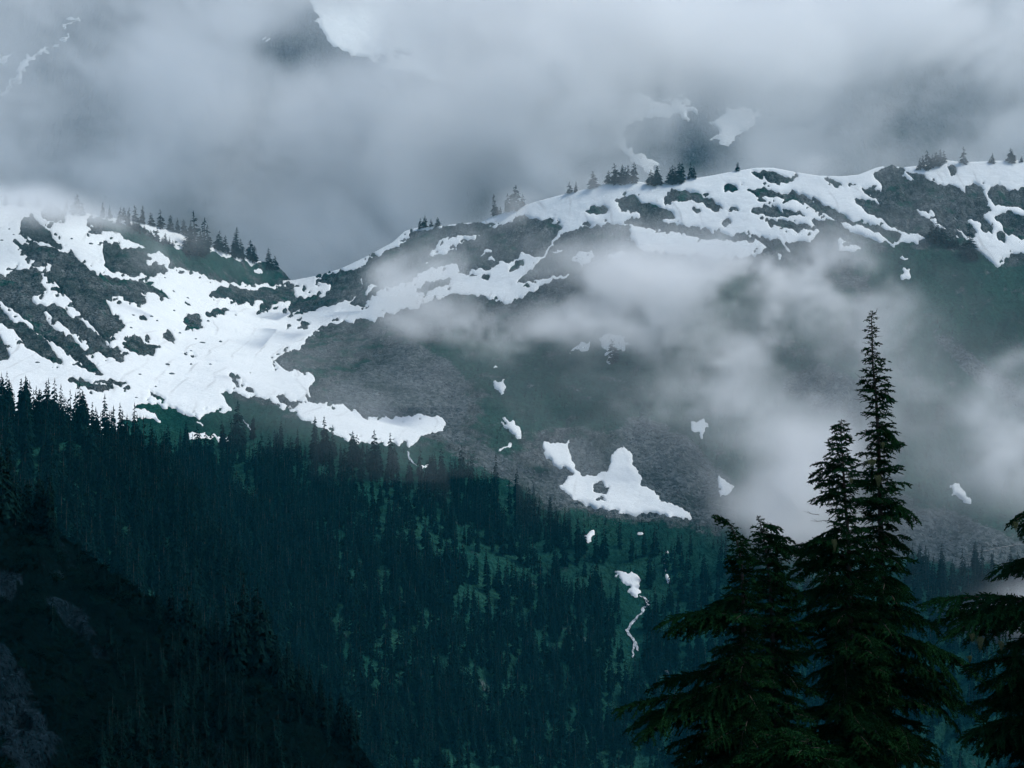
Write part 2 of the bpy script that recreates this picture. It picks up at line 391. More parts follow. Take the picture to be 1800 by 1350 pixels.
# --- snow cover (add and take away, in order)
crest_line = [(x, float(CREST(x)) - 60) for x in range(-320, 2121, 20)]
SNOW_MAIN = [
 (1, ID(crest_line + [(2120, 480), (1860, 460), (1800, 449), (1782, 449), (1765, 453), (1764, 462), (1751, 472), (1729, 454), (1700, 440), (1640, 424), (1573, 431), (1560, 455),
    (1470, 462), (1391, 447), (1369, 456), (1355, 440), (1329, 449), (1284, 456), (1231, 453), (1178, 449), (1120, 442), (1107, 418), (1104, 402), (1060, 420), (1010, 480), (993, 490), (967, 500), (927, 517),
    (900, 533), (883, 537), (857, 527), (833, 523), (807, 520), (783, 523), (747, 537), (717, 547), (673, 553), (670, 565), (650, 567), (633, 563), (623, 572), (610, 568), (580, 573), (553, 593),
    (523, 617), (500, 622), (478, 638), (493, 647), (520, 652), (550, 660), (555, 665), (547, 687), (540, 708), (567, 710), (600, 712), (640, 735), (690, 735), (740, 730), (783, 732), (778, 758), (742, 770),
    (722, 787), (690, 780), (660, 782), (600, 770), (560, 752), (545, 745), (510, 725), (480, 712), (443, 697), (407, 692), (387, 690), (397, 697), (400, 712), (408, 724), (380, 722), (350, 737), (330, 728), (290, 715),
    (253, 711), (232, 716), (255, 722), (290, 740), (240, 738), (200, 744), (225, 748), (210, 760), (180, 775), (-320, 790)])),
 (0, R1([(460,262),(500,258),(600,290),(660,290),(690,310),(720,290),(760,310),(830,370),(880,370),(920,400),(970,430),(965,400),(980,380),(1100,400),(1110,430),(1180,460),(1220,458),(1260,478),(1330,505),(1380,490),(1400,450),(1420,400),(1530,430),(1540,580),(1400,605),(1290,600),(1130,580),(1100,560),(1040,535),(960,515),(880,510),(905,480),(895,455),(830,435),(790,440),(760,480),(800,510),(880,520),(880,540),(800,545),(740,550),(690,555),(600,540),(540,490),(550,400),(540,370),(620,400),(630,415),(700,410),(770,420),(765,405),(720,390),(670,370),(640,340),(560,320),(500,300)])),
 (1, R1([(1340,525),(1370,517),(1400,535),(1390,545),(1355,540)])),
 (0, R1([(105,310),(130,265),(170,248),(210,275),(250,320),(280,365),(320,385),(330,410),(300,410),(250,390),(180,375),(130,345)])),
 (0, R1([(220,215),(250,195),(300,195),(350,230),(345,250),(290,268),(230,255)])),
 (0, R1([(470,330),(500,313),(530,325),(535,345),(490,342)])),
 (0, R1([(60,380),(100,378),(180,395),(300,430),(360,440),(430,490),(470,530),(500,560),(600,580),(700,590),(760,590),(800,600),(790,620),(840,640),(890,670),(870,675),(790,650),(730,650),(770,690),(760,710),(700,700),(650,695),(640,665),(600,680),(555,700),(570,730),(620,770),(650,800),(620,860),(580,890),(520,860),(440,790),(390,700),(310,620),(260,540),(275,510),(240,485),(190,480),(130,440),(110,400)])),
 (0, R1([(-600,440),(0,560),(40,570),(50,530),(120,525),(190,520),(220,570),(210,600),(240,650),(180,660),(170,690),(210,710),(280,710),(330,745),(400,790),(460,840),(500,860),(550,890),(580,930),(620,940),(650,1000),(620,1005),(560,985),(530,960),(500,970),(480,950),(470,910),(400,870),(340,830),(260,770),(220,740),(240,790),(300,850),(380,900),(450,970),(440,990),(500,1040),(540,1080),(500,1070),(430,1040),(350,970),(290,920),(200,860),(130,790),(70,740),(10,700),(-600,560)])),
 (0, R1([(-500,700),(0,730),(40,770),(100,810),(180,860),(240,900),(280,960),(330,1010),(310,1025),(230,990),(130,930),(100,880),(50,830),(0,800),(-500,760)])),
 (0, R1([(-300,880),(0,880),(20,920),(50,970),(40,1000),(0,1000),(-300,980)])),
 (0, R1([(650,890),(700,880),(740,870),(770,910),(830,930),(820,970),(780,975),(700,955),(640,940),(690,920)])),
 (0, R1([(850,860),(900,850),(920,890),(890,905),(860,890)])),
 (0, R1([(965,800),(990,775),(1060,770),(1055,820),(1010,830),(975,815)])),
 (0, R1([(1070,765),(1130,735),(1220,740),(1180,760),(1090,775)])),
 (0, R1([(725,780),(745,770),(770,790),(740,800)])),
 (0, R1([(285,620),(320,625),(340,645),(310,650)])), (0, R1([(400,890),(430,895),(440,915),(410,905)])),
 (0, R1([(340,1098),(400,1105),(500,1125),(595,1160),(560,1168),(470,1150),(400,1125)])),
 (0, R1([(510,1100),(600,1115),(690,1140),(600,1130)])), (0, R1([(770,1172),(820,1185),(870,1200),(820,1198)])), (0, R1([(650,1155),(690,1160),(670,1168)])),
 (0, R1([(1205,1085),(1225,1073),(1245,1085),(1250,1110),(1285,1140),(1260,1140),(1235,1115)])), (0, R1([(1290,1155),(1315,1155),(1335,1172),(1305,1170)])),
 (0, R1([(1445,1205),(1500,1208),(1550,1235),(1590,1215),(1590,1240),(1540,1245),(1490,1230)])), (0, R1([(955,968),(985,965),(980,978)])), (0, R1([(1000,968),(1035,972),(1040,980)])),
 (0, R1([(835,1110),(850,1112),(845,1120)])), (0, R1([(1300,1060),(1325,1062),(1318,1072)])), (0, R1([(970,700),(1000,695),(1010,710),(985,715)])), (0, R1([(895,635),(925,630),(920,645)])),
 (0, R1([(1110,650),(1150,625),(1260,625),(1330,635),(1400,615),(1450,625),(1560,605),(1540,660),(1500,695),(1440,715),(1340,758),(1390,710),(1390,690),(1340,670),(1310,690),(1240,690),(1220,670),(1180,680),(1130,675)])),
 (0, R1([(1510,840),(1525,820),(1545,815),(1525,838)])), (0, R1([(1570,835),(1600,800),(1612,810),(1590,838)])), (0, R1([(1595,845),(1620,815),(1628,830),(1610,845)])),
 (0, R2([(10,880),(30,830),(95,825),(100,840),(140,815),(185,820),(230,790),(245,750),(210,740),(140,745),(180,725),(250,695),(330,680),(410,660),(400,740),(410,790),(340,835),(240,870),(150,890),(80,915),(75,905),(95,875),(30,910)])),
 (0, R2([(100,775),(120,768),(130,780),(115,788)])),
 (0, R2([(1080,480),(1090,455),(1180,430),(1250,402),(1330,410),(1400,420),(1480,440),(1450,480),(1390,560),(1370,590),(1340,600),(1300,605),(1260,585),(1230,610),(1200,630),(1140,630),(1110,625),(1100,665),(1040,665),(1030,670),(960,690),(930,680),(920,650),(880,645),(800,660),(740,680),(690,720),(640,745),(520,775),(450,830),(430,860),(340,855),(410,790),(410,660),(460,610),(520,590),(600,550),(650,530),(660,490),(750,460),(900,445),(1000,430),(1080,435)])),
 (1, R2([(820,515),(900,505),(960,490),(1030,485),(1025,510),(980,510),(940,540),(880,572),(830,590),(765,610),(760,580),(800,550)])),
 (0, R2([(870,550),(885,543),(890,556),(878,560)])),
 (1, R2([(1035,600),(1060,575),(1090,572),(1080,590),(1040,605)])), (1, R2([(1070,625),(1095,598),(1105,622),(1080,632)])),
 (1, R2([(415,810),(450,745),(490,760),(470,790),(430,812)])), (1, R2([(590,530),(615,520),(605,540)])),
 (1, R2([(730,665),(745,640),(762,630),(755,650)])),
 (0, R2([(610,520),(640,500),(650,510),(625,525)])),
 (0, R2([(680,800),(720,765),(800,740),(890,715),(880,745),(820,770),(760,795)])), (0, R2([(1040,720),(1060,700),(1085,710),(1070,728)])),
 (0, R2([(1185,690),(1200,650),(1230,625),(1265,635),(1240,660),(1210,685)])),
 (0, R2([(1230,750),(1260,710),(1310,670),(1350,620),(1390,590),(1440,520),(1480,490),(1550,460),(1620,460),(1700,440),(1760,435),(1830,450),(1830,600),(1720,620),(1640,640),(1580,665),(1530,690),(1470,700),(1420,715),(1340,725)])),
 (1, R2([(1515,600),(1540,590),(1620,572),(1635,590),(1630,630),(1570,665),(1550,640),(1520,635)])), (1, R2([(1395,597),(1430,570),(1480,562),(1470,580)])),
 (1, R2([(1700,610),(1730,585),(1790,580),(1810,600),(1760,620)])),
 (0, R2([(1575,375),(1610,350),(1660,345),(1700,355),(1690,375),(1640,382)])), (0, R2([(1560,440),(1600,430),(1640,435),(1620,450)])),
 (0, R3([(195,335),(215,327),(270,335),(300,355),(370,375),(415,390),(400,410),(360,420),(400,440),(470,455),(560,460),(640,490),(700,480),(750,490),(830,500),(870,560),(850,575),(800,550),(740,500),(640,510),(520,490),(440,480),(380,460),(310,450),(220,440),(215,430),(270,420),(285,405),(260,390),(210,385),(205,360)])),
 (0, R3([(385,310),(420,305),(500,315),(540,340),(570,330),(580,350),(615,375),(600,380),(550,375),(530,360),(460,345),(400,350),(410,365),(385,360)])),
 (0, R3([(608,285),(625,273),(670,285),(680,300),(650,312),(615,305)])), (0, R3([(80,380),(110,370),(150,378),(145,395),(90,395)])),
 (0, R3([(490,375),(520,378),(530,388),(505,390)])), (0, R3([(620,380),(660,375),(675,385),(640,392)])), (0, R3([(605,430),(630,422),(640,440),(615,447)])),
 (0, R3([(725,375),(770,362),(830,375),(890,395),(950,410),(900,410),(800,410),(740,395)])),
 (0, R3([(700,305),(760,295),(830,320),(880,315),(960,340),(1010,370),(1080,390),(1120,420),(1190,440),(1250,460),(1320,480),(1290,515),(1240,490),(1170,450),(1130,425),(1100,430),(1060,425),(1000,390),(900,345),(830,335),(760,325)])),
 (0, R3([(725,230),(800,232),(870,255),(910,240),(900,255),(860,275),(800,270),(780,255),(740,250)])),
 (0, R3([(790,420),(850,420),(920,440),(985,462),(900,465),(830,450),(800,435)])),
 (0, R3([(860,510),(970,512),(975,480),(985,470),(960,430),(1000,420),(1080,440),(1110,470),(1200,500),(1290,525),(1320,520),(1290,610),(860,620),(830,575),(880,555)])),
 (1, R3([(1050,500),(1080,495),(1120,520),(1155,530),(1130,550),(1070,548)])),
 (0, R3([(1205,235),(1240,215),(1290,205),(1320,215),(1330,240),(1310,250),(1350,265),(1400,265),(1430,280),(1500,285),(1540,300),(1570,330),(1570,290),(1600,280),(1630,290),(1650,350),(1660,390),(1640,400),(1660,440),(1680,460),(1670,485),(1640,460),(1620,430),(1580,420),(1575,430),(1600,470),(1605,490),(1570,490),(1530,445),(1520,450),(1560,500),(1530,495),(1495,460),(1460,420),(1440,390),(1400,385),(1360,370),(1380,395),(1450,440),(1500,470),(1560,500),(1610,530),(1660,575),(1640,600),(1400,540),(1300,560),(1430,505),(1380,480),(1340,480),(1270,440),(1200,405),(1150,370),(1130,340),(1160,340),(1230,360),(1225,345),(1160,305),(1150,290),(1240,320),(1240,290),(1215,260)])),
 (1, R3([(1330,255),(1355,255),(1360,265),(1335,262)])),
 (0, R3([(1665,285),(1690,280),(1720,300),(1900,305),(1900,370),(1740,375),(1680,365),(1655,320)])),
 (0, R3([(1685,420),(1710,395),(1740,395),(1760,415),(1900,415),(1900,540),(1750,480),(1720,470),(1700,440)])),
 (0, R3([(1490,210),(1525,208),(1530,240),(1505,245)])), (0, R3([(1335,230),(1360,235),(1400,255),(1390,270),(1350,250)])),
 (0, R3([(1700,470),(1725,480),(1715,520),(1705,500)])),
 (0, R3([(1010,250),(1060,275),(1090,295),(1060,290),(1020,265)])), (0, R3([(1100,275),(1130,290),(1115,290)])),
]
m_snow = Mask()
for v, p in SNOW_MAIN: m_snow.fill(p, v)
m_snow.blur(1, 2)
_wide = Mask(); _wide.a = m_snow.a.copy(); _wide.blur(9, 2)
_H, _W = m_snow.a.shape
_xx, _yy = np.meshgrid(np.arange(_W) + m_snow.x0 + .5, np.arange(_H) + m_snow.y0 + .5)
_sel = (_yy > 260) & (_yy < 820)
def _warped(m, a1, a2):
    x, y = _xx[_sel], _yy[_sel]
    z = x * 0
    u, v = x * .8 - y * .6, x * .6 + y * .8          # melt streaks run down the fall line
    wx = fbm(x, y, z, 26, 3, 201) * a1 + fbm(u, v * .45, z, 6, 3, 203) * a2
    wy = fbm(x, y, z, 22, 3, 205) * a1 * .7 + fbm(u, v * .45, z, 6, 3, 207) * a2
    o = m.a.copy(); o[_sel] = m(x + wx, y + wy)
    return o
_n = m_snow.a.copy(); _n = _warped(m_snow, 4.5, 6.5)
_sp = np.zeros_like(_n)
_sp[_sel] = fbm(_xx[_sel] + .5 * _yy[_sel], _yy[_sel] * 1.5, _xx[_sel] * 0, 9, 4, 211)
_near = np.clip((_wide.a - .25) / .3, 0, 1) * np.clip((.97 - _wide.a) / .2, 0, 1)
_n = np.clip(_n - np.clip((_sp - np.where(_xx < 600, .24, .36)) * 7, 0, 1) * _near * .95, 0, 1)
m_snow.a = _n

SNOW_PATCHES = [   # outline, holes, label
 (R4([(750,700),(780,680),(830,690),(850,680),(895,685),(900,730),(920,780),(940,840),(980,860),(1040,865),(1090,840),(1115,800),(1130,740),(1150,725),(1195,712),(1215,720),(1240,760),(1245,830),(1275,870),(1290,920),(1350,945),(1380,980),(1450,1010),(1510,1040),(1545,1060),(1540,1100),(1480,1090),(1420,1075),(1340,1058),(1250,1070),(1170,1050),(1090,1040),(1040,1035),(970,1000),(900,970),(848,930),(870,910),(890,870),(920,850),(880,820),(830,820),(800,770),(770,730)]),
  [R4([(1020,905),(1060,900),(1110,935),(1105,955),(1060,960),(1030,935)]), R4([(1045,980),(1085,975),(1090,990),(1055,998)])], "large V shaped snow patch with two upper arms on grey talus"),
 (R4([(500,360),(530,362),(560,350),(568,400),(565,440),(545,420),(535,405),(525,428),(510,390)]), [], "small forked snow patch above a slanting sliver in the gully"),
 (R4([(550,540),(570,565),(615,568),(635,610),(650,640),(640,668),(620,655),(580,610),(555,580)]), [], "slanting snow sliver in the gully between dark shrubs"),
 (R4([(525,740),(565,700),(605,685),(590,715),(540,745)]), [], "thin snow sliver at the foot of the gully above the talus fan"),
 (R4([(498,286),(522,288),(514,305),(506,300)]), [], "tiny snow scrap at the head of the gully"),
 (R4([(1055,130),(1110,108),(1150,120),(1200,150),(1232,165),(1190,180),(1150,205),(1130,240),(1100,272),(1093,250),(1110,230),(1080,190)]), [], "veiled snow wedge with a lone conifer before it in the mist"),
 (R4([(890,215),(940,165),(1035,150),(1000,195),(960,205)]), [], "faint slanting snow strip half hidden in the mist beside the wedge"),
 (R4([(1550,575),(1590,570),(1610,555),(1615,590),(1645,605),(1620,640),(1605,665),(1590,630),(1555,640)]), [], "ragged star shaped snow patch at the mist edge"),
 (R4([(1690,860),(1705,860),(1715,890),(1755,915),(1765,950),(1730,975),(1695,965),(1705,930),(1692,900)]), [], "narrow upright snow patch on the talus beside the rising mist"),
 (R4([(990,1165),(1020,1150),(1043,1160),(1025,1190),(1015,1218),(1000,1190)]), [], "small pointed snow patch among trees under the V shaped one"),
 (R4([(100,815),(130,808),(150,820),(145,838),(120,830)]), [], "small snow scrap at the foot of the short cascade"),
 (R6([(595,520),(650,535),(700,528),(735,550),(765,575),(750,610),(715,620),(760,630),(755,680),(720,665),(700,650),(690,610),(650,590),(620,550)]), [], "snow patch at the head of the white creek in the forest"),
 (R6([(910,535),(930,530),(938,570),(932,600),(915,570)]), [], "slim snow scrap ending a thin runnel on the green slope"),
 (R6([(902,402),(920,406),(914,424),(905,418)]), [], "tiny snow scrap starting a thin runnel on the green slope"),
 (R6([(748,290),(770,288),(784,312),(765,318)]), [], "tiny snow scrap in the shrubs just below the talus edge"),
 (R7([(1325,235),(1345,218),(1370,240),(1390,270),(1418,300),(1410,308),(1370,285),(1335,262)]), [], "bright slanting snow patch on the green slope above the grey talus fan"),
 (R5([(730,298),(760,270),(800,275),(860,290),(915,300),(905,322),(860,298),(790,292),(770,303)]), [], "thin bent snow strip on the dark knoll below the bowl"),
 (R5([(768,226),(806,241),(798,249)]), [], "small snow sliver on the heather knoll below the bowl"),
 (R3([(1305,562),(1340,572),(1335,582),(1308,578)]), [], "tiny snow scrap above the two lobed one on the misty slope"),
 (R3([(1300,640),(1330,615),(1355,620),(1345,655),(1310,662)]), [], "two lobed snow scrap on the misty slope under the ridge"),
]

# --- ground cover maps
m_veg = Mask(); m_veg.a[:] = 0.35
m_veg.fill([(-320, 760), (400, 690), (560, 745), (800, 800), (960, 905), (1200, 930), (1300, 960), (1600, 990), (2120, 1020), (2120, 1420), (-320, 1420)], 0.9)
m_veg.fill([(380, 420), (512, 495), (440, 498), (340, 470), (250, 440), (160, 388)], 0.8)
m_veg.fill([(480, 635), (600, 570), (680, 600), (700, 640), (560, 700)], 0.45)
m_veg.fill([(700, 610), (1000, 590), (1300, 480), (1500, 500), (1520, 700), (1320, 960), (1200, 800), (1000, 740), (880, 800), (830, 760), (850, 690)], 0.74)
m_veg.fill([(1500, 420), (1640, 430), (1780, 460), (2120, 480), (2120, 900), (1800, 930), (1600, 880), (1560, 640)], 0.76)
m_veg.fill([(1590, 800), (1640, 830), (1800, 925), (1800, 950), (1700, 905), (1600, 850)], 1.2)
m_veg.fill([(20, 420), (140, 450), (210, 560), (170, 630), (60, 560), (0, 540)], 0.25)
m_veg.blur(14)
m_talus = soft([[(560, 700), (640, 640), (720, 600), (800, 640), (830, 700), (800, 790), (740, 735), (640, 735)],
                [(780, 740), (860, 790), (960, 840), (1010, 760), (1060, 800), (1110, 730), (1200, 760), (1290, 850), (1300, 920), (1200, 925), (1080, 915), (960, 890), (860, 830)],
                [(1590, 930), (1660, 890), (1800, 960), (2120, 1000), (2120, 1060), (1780, 985), (1690, 1000), (1610, 980)],
                [(1620, 560), (1680, 600), (1800, 690), (1800, 730), (1700, 660)],
                [(1360, 670), (1440, 640), (1520, 670), (1510, 740), (1440, 730)]], 10)
m_talus.a *= 0.95

class Grid:
    """a terrain sheet: rows run from the ridge line down towards the viewer, then a far side is added"""
    def __init__(s, x0, x1, dx, crest, bottom, dy, Dfn, back, relief, seed):
        px = np.arange(x0, x1 + .1, dx)
        cr = crest(px)
        n = int((bottom - cr.min()) / dy) + 1
        j = np.arange(n)
        # constant spacing near the ridge; every column ends on the bottom line
        py = cr[None] + (bottom - cr)[None] * (j / (n - 1))[:, None]
        PX = np.broadcast_to(px[None], py.shape).copy()
        D = Dfn(PX, py)
        D = D + relief(PX, py)
        X = (PX - CX) / F * D; Y = D; Z = (CY - py) / F * D
        bx, by, bz, bpx, bpy = [], [], [], [], []
        for k, drop in back:
            d0 = D[0] + k
            bx.append((px - CX) / F * d0); by.append(d0); bz.append(Z[0] - drop); bpx.append(px); bpy.append(cr)
        s.nb = len(back)
        if back:
            X = np.vstack([np.array(bx)[::-1], X]); Y = np.vstack([np.array(by)[::-1], Y]); Z = np.vstack([np.array(bz)[::-1], Z])
            PX = np.vstack([np.array(bpx)[::-1], PX]); py = np.vstack([np.array(bpy)[::-1], py])
        s.X, s.Y, s.Z, s.PX, s.PY = X, Y, Z, PX, py
        s.R, s.C = X.shape
    def quads(s):
        i = np.arange(s.R * s.C).reshape(s.R, s.C)
        return np.stack([i[:-1, :-1], i[1:, :-1], i[1:, 1:], i[:-1, 1:]], -1).reshape(-1, 4)

def snow_sheet(name, g, cover, T, mat, seed, fine=5.0):
    """a sheet of snow over the terrain: it dips under the ground where the cover ends"""
    H = (cover - 0.5) * 2
    rag = fbm(g.X, g.Y, g.Z, fine, 3, seed) * 1.3
    h = np.clip(H * 1.35 + rag * (1 - np.clip(np.abs(H), 0, 1)) * 0.8, -1, 1) * T
    q = g.quads()
    keep = cover.ravel() > 0.06
    q = q[keep[q].any(1)]
    if not len(q): return None
    used, inv = np.unique(q, return_inverse=True)
    V = np.stack([g.X, g.Y, g.Z + h], -1).reshape(-1, 3)[used]
    c = V[V[:, 2].argmin()].copy()
    me = mesh_np(name, V - c, inv.reshape(-1, 4), mats=[mat])
    o = bpy.data.objects.new(name, me); o.location = c
    return link(o)

# --- the main mountain
m_relief = Mask(); m_relief.a = m_snow.a.copy()
for p, holes, lab in SNOW_PATCHES: m_relief.fill(p, 1.0)
m_relief.blur(5, 2)
def relief_main(px, py):
    keep = np.clip(m_relief(px, py), 0, 1)
    a = fbm(px, py * 0.6, px * 0, 110, 4, 3) * 7.0 * (1 - .45 * keep)
    b = ridged(px + 0.35 * py, py * 0.35, px * 0, 52, 4, 9) * 8.5 * (1 - keep)
    fade = np.clip((py - CREST(px)) / 25.0, 0, 1)
    return (a + b) * fade
g_main = Grid(-300, 2100, 2.0, CREST, 1415, 2.1, D_MAIN,
              [(2.0, 0.2), (5, 0.9), (10, 2.6), (22, 8), (60, 28), (140, 70), (320, 140), (650, 215)], relief_main, 1)
g = g_main
veg = m_veg(g.PX, g.PY); tal = m_talus(g.PX, g.PY)
crag = np.clip(1.1 - veg * 1.1, 0.15, 1) * (1 - 0.6 * tal)
rough = (ridged(g.X, g.Y * 0.6, g.Z, 11, 5, 21) * 1.0 + 0.25) * 4.2 * crag + fbm(g.X, g.Y, g.Z, 4.0, 3, 31) * 0.8
sn = m_snow(g.PX, g.PY)
for p, holes, lab in SNOW_PATCHES:
    pm = Mask().fill(p)
    for h_ in holes: pm.fill(h_, 0)
    pm.blur(1, 1)
    pm = pm.ragged(8.0)
    sn_p = pm(g.PX, g.PY)
    sn_p[:g.nb] = 0
    sn = np.maximum(sn, sn_p)
    o = snow_sheet("snow_patch", g, sn_p, 1.1, M["snow"], 55, 3.0)
    tag(o, lab, "snow patch", "snow patches left on the slopes")
rough = rough * (1 - np.clip((sn - .3) * 1.9, 0, 1))
edge_fade = np.ones_like(rough); edge_fade[:g.nb] = 0.3
V = np.stack([g.X, g.Y, g.Z + rough * edge_fade - 0.9 * np.clip(sn * 2 - 1, 0, 1)], -1).reshape(-1, 3)
mountain = link(bpy.data.objects.new("mountain", mesh_np("mountain", V, g.quads(), mats=[M["mountain"]],
                attrs={"veg": np.where(g.PY <= CREST(g.PX) + .1, 0.5, veg), "talus": tal})))
tag(mountain, "snow streaked mountain ridge with dark rock, scree and meadow", "mountain", kind="structure")
msn = m_snow(g.PX, g.PY)
snowfield = snow_sheet("snowfield", g, msn, 1.2, M["snow"], 77)
tag(snowfield, "broad white snowfield filling the bowl and lying along the ridge", "snowfield", kind="structure")

# --- the far mountain behind
D_BACK = thin_plate([(-420, -350, 3200), (900, -350, 3500), (2220, -350, 3500), (-420, 0, 2750), (300, 0, 2850), (560, 60, 2780), (700, 0, 3050), (1200, 0, 3050), (1800, 0, 3050), (2220, 0, 3000),
                     (-420, 360, 2450), (300, 360, 2500), (900, 330, 2600), (1200, 250, 2680), (1500, 300, 2600), (2220, 300, 2600),
                     (-420, 600, 2250), (500, 600, 2250), (1200, 600, 2300), (2220, 600, 2300)])
b_snow = Mask()
for v, p in [
  (1, [(538, -320), (541, 5), (560, 45), (590, 82), (632, 106), (700, 130), (800, 160), (880, 210), (960, 240), (1000, 232), (1010, 200), (1060, 170), (1080, 120), (1150, 100), (1260, 40), (1300, -20), (1340, -320)]),
  (1, R8([(0, 300), (30, 255), (80, 185), (170, 140), (225, 90), (215, 110), (150, 160), (90, 205), (60, 250), (10, 305), (0, 330), (-200, 420), (-200, 380)])),
  (1, R8([(-300, 260), (0, 190), (45, 155), (40, 170), (0, 205), (-300, 290)])), (1, R8([(185, 85), (215, 60), (270, 35), (265, 48), (200, 85)])),
  (1, R8([(825, 118), (860, 115), (858, 128), (840, 132)])),
  (0, R8([(1375, 40), (1400, 32), (1445, 60), (1420, 70)])), (0, R8([(1420, 80), (1500, 75), (1560, 110), (1565, 165), (1540, 175), (1470, 140), (1440, 110)])),
  (0, R8([(1400, 160), (1430, 160), (1448, 185), (1410, 180)])), (0, R8([(1425, 135), (1460, 138), (1470, 160), (1440, 158)])), (0, R8([(1450, 170), (1520, 170), (1540, 200), (1480, 215)])),
  (0, R8([(1180, 185), (1225, 178), (1235, 195), (1190, 195)])), (0, R8([(1240, 170), (1290, 168), (1305, 182), (1260, 182)])),
  (1, R9([(100, 395), (580, 395), (612, 290), (680, 265), (740, 290), (850, 320), (970, 325), (1060, 360), (1125, 380), (1090, 410), (1030, 415), (1035, 460), (1000, 470), (985, 430), (900, 435), (800, 430), (700, 440), (640, 440), (610, 530), (580, 535), (600, 620), (700, 690), (900, 800), (700, 800), (600, 700), (480, 610), (420, 560), (315, 500), (330, 600), (345, 640), (290, 610), (170, 540), (100, 500)])),
  (0, R9([(680, 350), (710, 345), (705, 370), (690, 370)])), (0, R9([(900, 390), (935, 388), (930, 408), (905, 405)])),
  (1, R9([(1195, 515), (1225, 525), (1215, 570), (1220, 600), (1310, 612), (1400, 560), (1500, 500), (1560, 380), (1300, 360), (1270, 440), (1215, 450)])),
  (1, R9([(890, 262), (950, 285), (1030, 300), (1080, 330), (1050, 340), (970, 315), (920, 290)])), (1, R9([(570, 150), (650, 160), (680, 178), (600, 180)])),
]:
    b_snow.fill(p, v)
b_snow.blur(1, 2); b_snow.ragged(14.0)
def relief_back(px, py):
    return ridged(px + 0.3 * py, py * 0.5, px * 0, 150, 5, 41) * 55 * (1 - 0.7 * b_snow(px, py)) + fbm(px, py, px * 0, 60, 3, 44) * 12
g_back = Grid(-420, 2220, 6.0, line_fn([(-420, -200), (100, -230), (500, -310), (900, -260), (1400, -310), (1800, -220), (2220, -250)]), 600, 4.0, D_BACK,
              [(40, 8), (200, 110), (600, 400)], relief_back, 5)
g = g_back
bs = b_snow(g.PX, g.PY)
rb = ridged(g.X, g.Y, g.Z, 45, 5, 61) * 9 * (1 - np.clip(bs * 1.2, 0, 1)) + 2
bveg = np.clip((g.PY - 120) / 500, 0, 0.6) + 0.05
V = np.stack([g.X, g.Y, g.Z + rb - 3 * np.clip(bs * 2 - 1, 0, 1)], -1).reshape(-1, 3)
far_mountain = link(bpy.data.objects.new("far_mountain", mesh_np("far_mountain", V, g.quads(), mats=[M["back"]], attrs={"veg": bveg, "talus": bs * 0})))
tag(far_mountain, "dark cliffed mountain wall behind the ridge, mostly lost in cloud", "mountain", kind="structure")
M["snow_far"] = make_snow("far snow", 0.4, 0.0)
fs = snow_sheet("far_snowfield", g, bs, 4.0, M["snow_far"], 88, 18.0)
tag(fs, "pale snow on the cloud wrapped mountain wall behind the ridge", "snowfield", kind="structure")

# --- wooded shoulder at the left, and the near rocky slope below it
SH_CREST = line_fn([(-320, 640), (-100, 695), (0, 728), (60, 742), (120, 757), (195, 776), (260, 812), (320, 880), (380, 980), (430, 1080), (500, 1250), (560, 1400)])
D_SH = thin_plate([(-320, 640, 760), (0, 728, 745), (195, 776, 770), (320, 880, 740), (430, 1080, 650), (560, 1400, 540), (-320, 1000, 560), (0, 1000, 570), (200, 1100, 590), (-320, 1410, 420), (0, 1410, 430), (300, 1410, 480)])
g_sh = Grid(-300, 545, 4, SH_CREST, 1410, 5, D_SH, [(6, 1.5), (25, 9), (80, 40), (200, 120)],
            lambda px, py: fbm(px, py, px * 0, 70, 4, 71) * 6 * np.clip((py - SH_CREST(px)) / 30, 0, 1), 7)
g = g_sh
V = np.stack([g.X, g.Y, g.Z + fbm(g.X, g.Y, g.Z, 8, 4, 72) * 1.0], -1).reshape(-1, 3)
shoulder = link(bpy.data.objects.new("wooded_hillside", mesh_np("wooded_hillside", V, g.quads(), mats=[M["mountain"]],
                attrs={"veg": np.full(g.X.shape, 0.95), "talus": g.X * 0})))
tag(shoulder, "dark wooded hillside at the left below the snow bowl", "hillside", kind="structure")

NR_CREST = line_fn([(-320, 720), (-100, 815), (0, 868), (60, 910), (110, 945), (170, 990), (230, 1035), (330, 1095), (430, 1150), (520, 1200), (600, 1275), (660, 1350), (720, 1410)])
D_NR = thin_plate([(-320, 720, 280), (0, 868, 285), (230, 1035, 290), (430, 1150, 300), (600, 1275, 300), (720, 1410, 290), (-320, 1100, 215), (0, 1150, 225), (200, 1250, 240), (-320, 1430, 170), (0, 1430, 180), (300, 1430, 215), (500, 1430, 250)])
g_nr = Grid(-300, 715, 3, NR_CREST, 1430, 3, D_NR, [(3, .8), (10, 4), (40, 24), (120, 90)],
            lambda px, py: (ridged(px + .8 * py, py * .5 - px * .3, px * 0, 120, 4, 81) * 7 + fbm(px, py, px * 0, 40, 4, 82) * 3) * np.clip((py - NR_CREST(px)) / 40, 0, 1), 8)
g = g_nr
m_nrock = soft([[(-300, 800), (0, 930), (30, 990), (20, 1060), (-300, 1000)], [(80, 1050), (150, 1080), (160, 1140), (110, 1120)],
                [(-300, 1080), (0, 1130), (60, 1220), (140, 1330), (180, 1420), (60, 1420), (0, 1300), (-300, 1200)], [(150, 1130), (200, 1160), (180, 1180)]], 8)
rk = m_nrock(g.PX, g.PY) * np.clip(.55 + 2.4 * fbm(g.X, g.Y, g.Z, 14, 4, 85), 0, 1.2)
V = np.stack([g.X, g.Y, g.Z + ridged(g.X, g.Y, g.Z, 5, 5, 83) * (0.5 + 0.9 * rk)], -1).reshape(-1, 3)
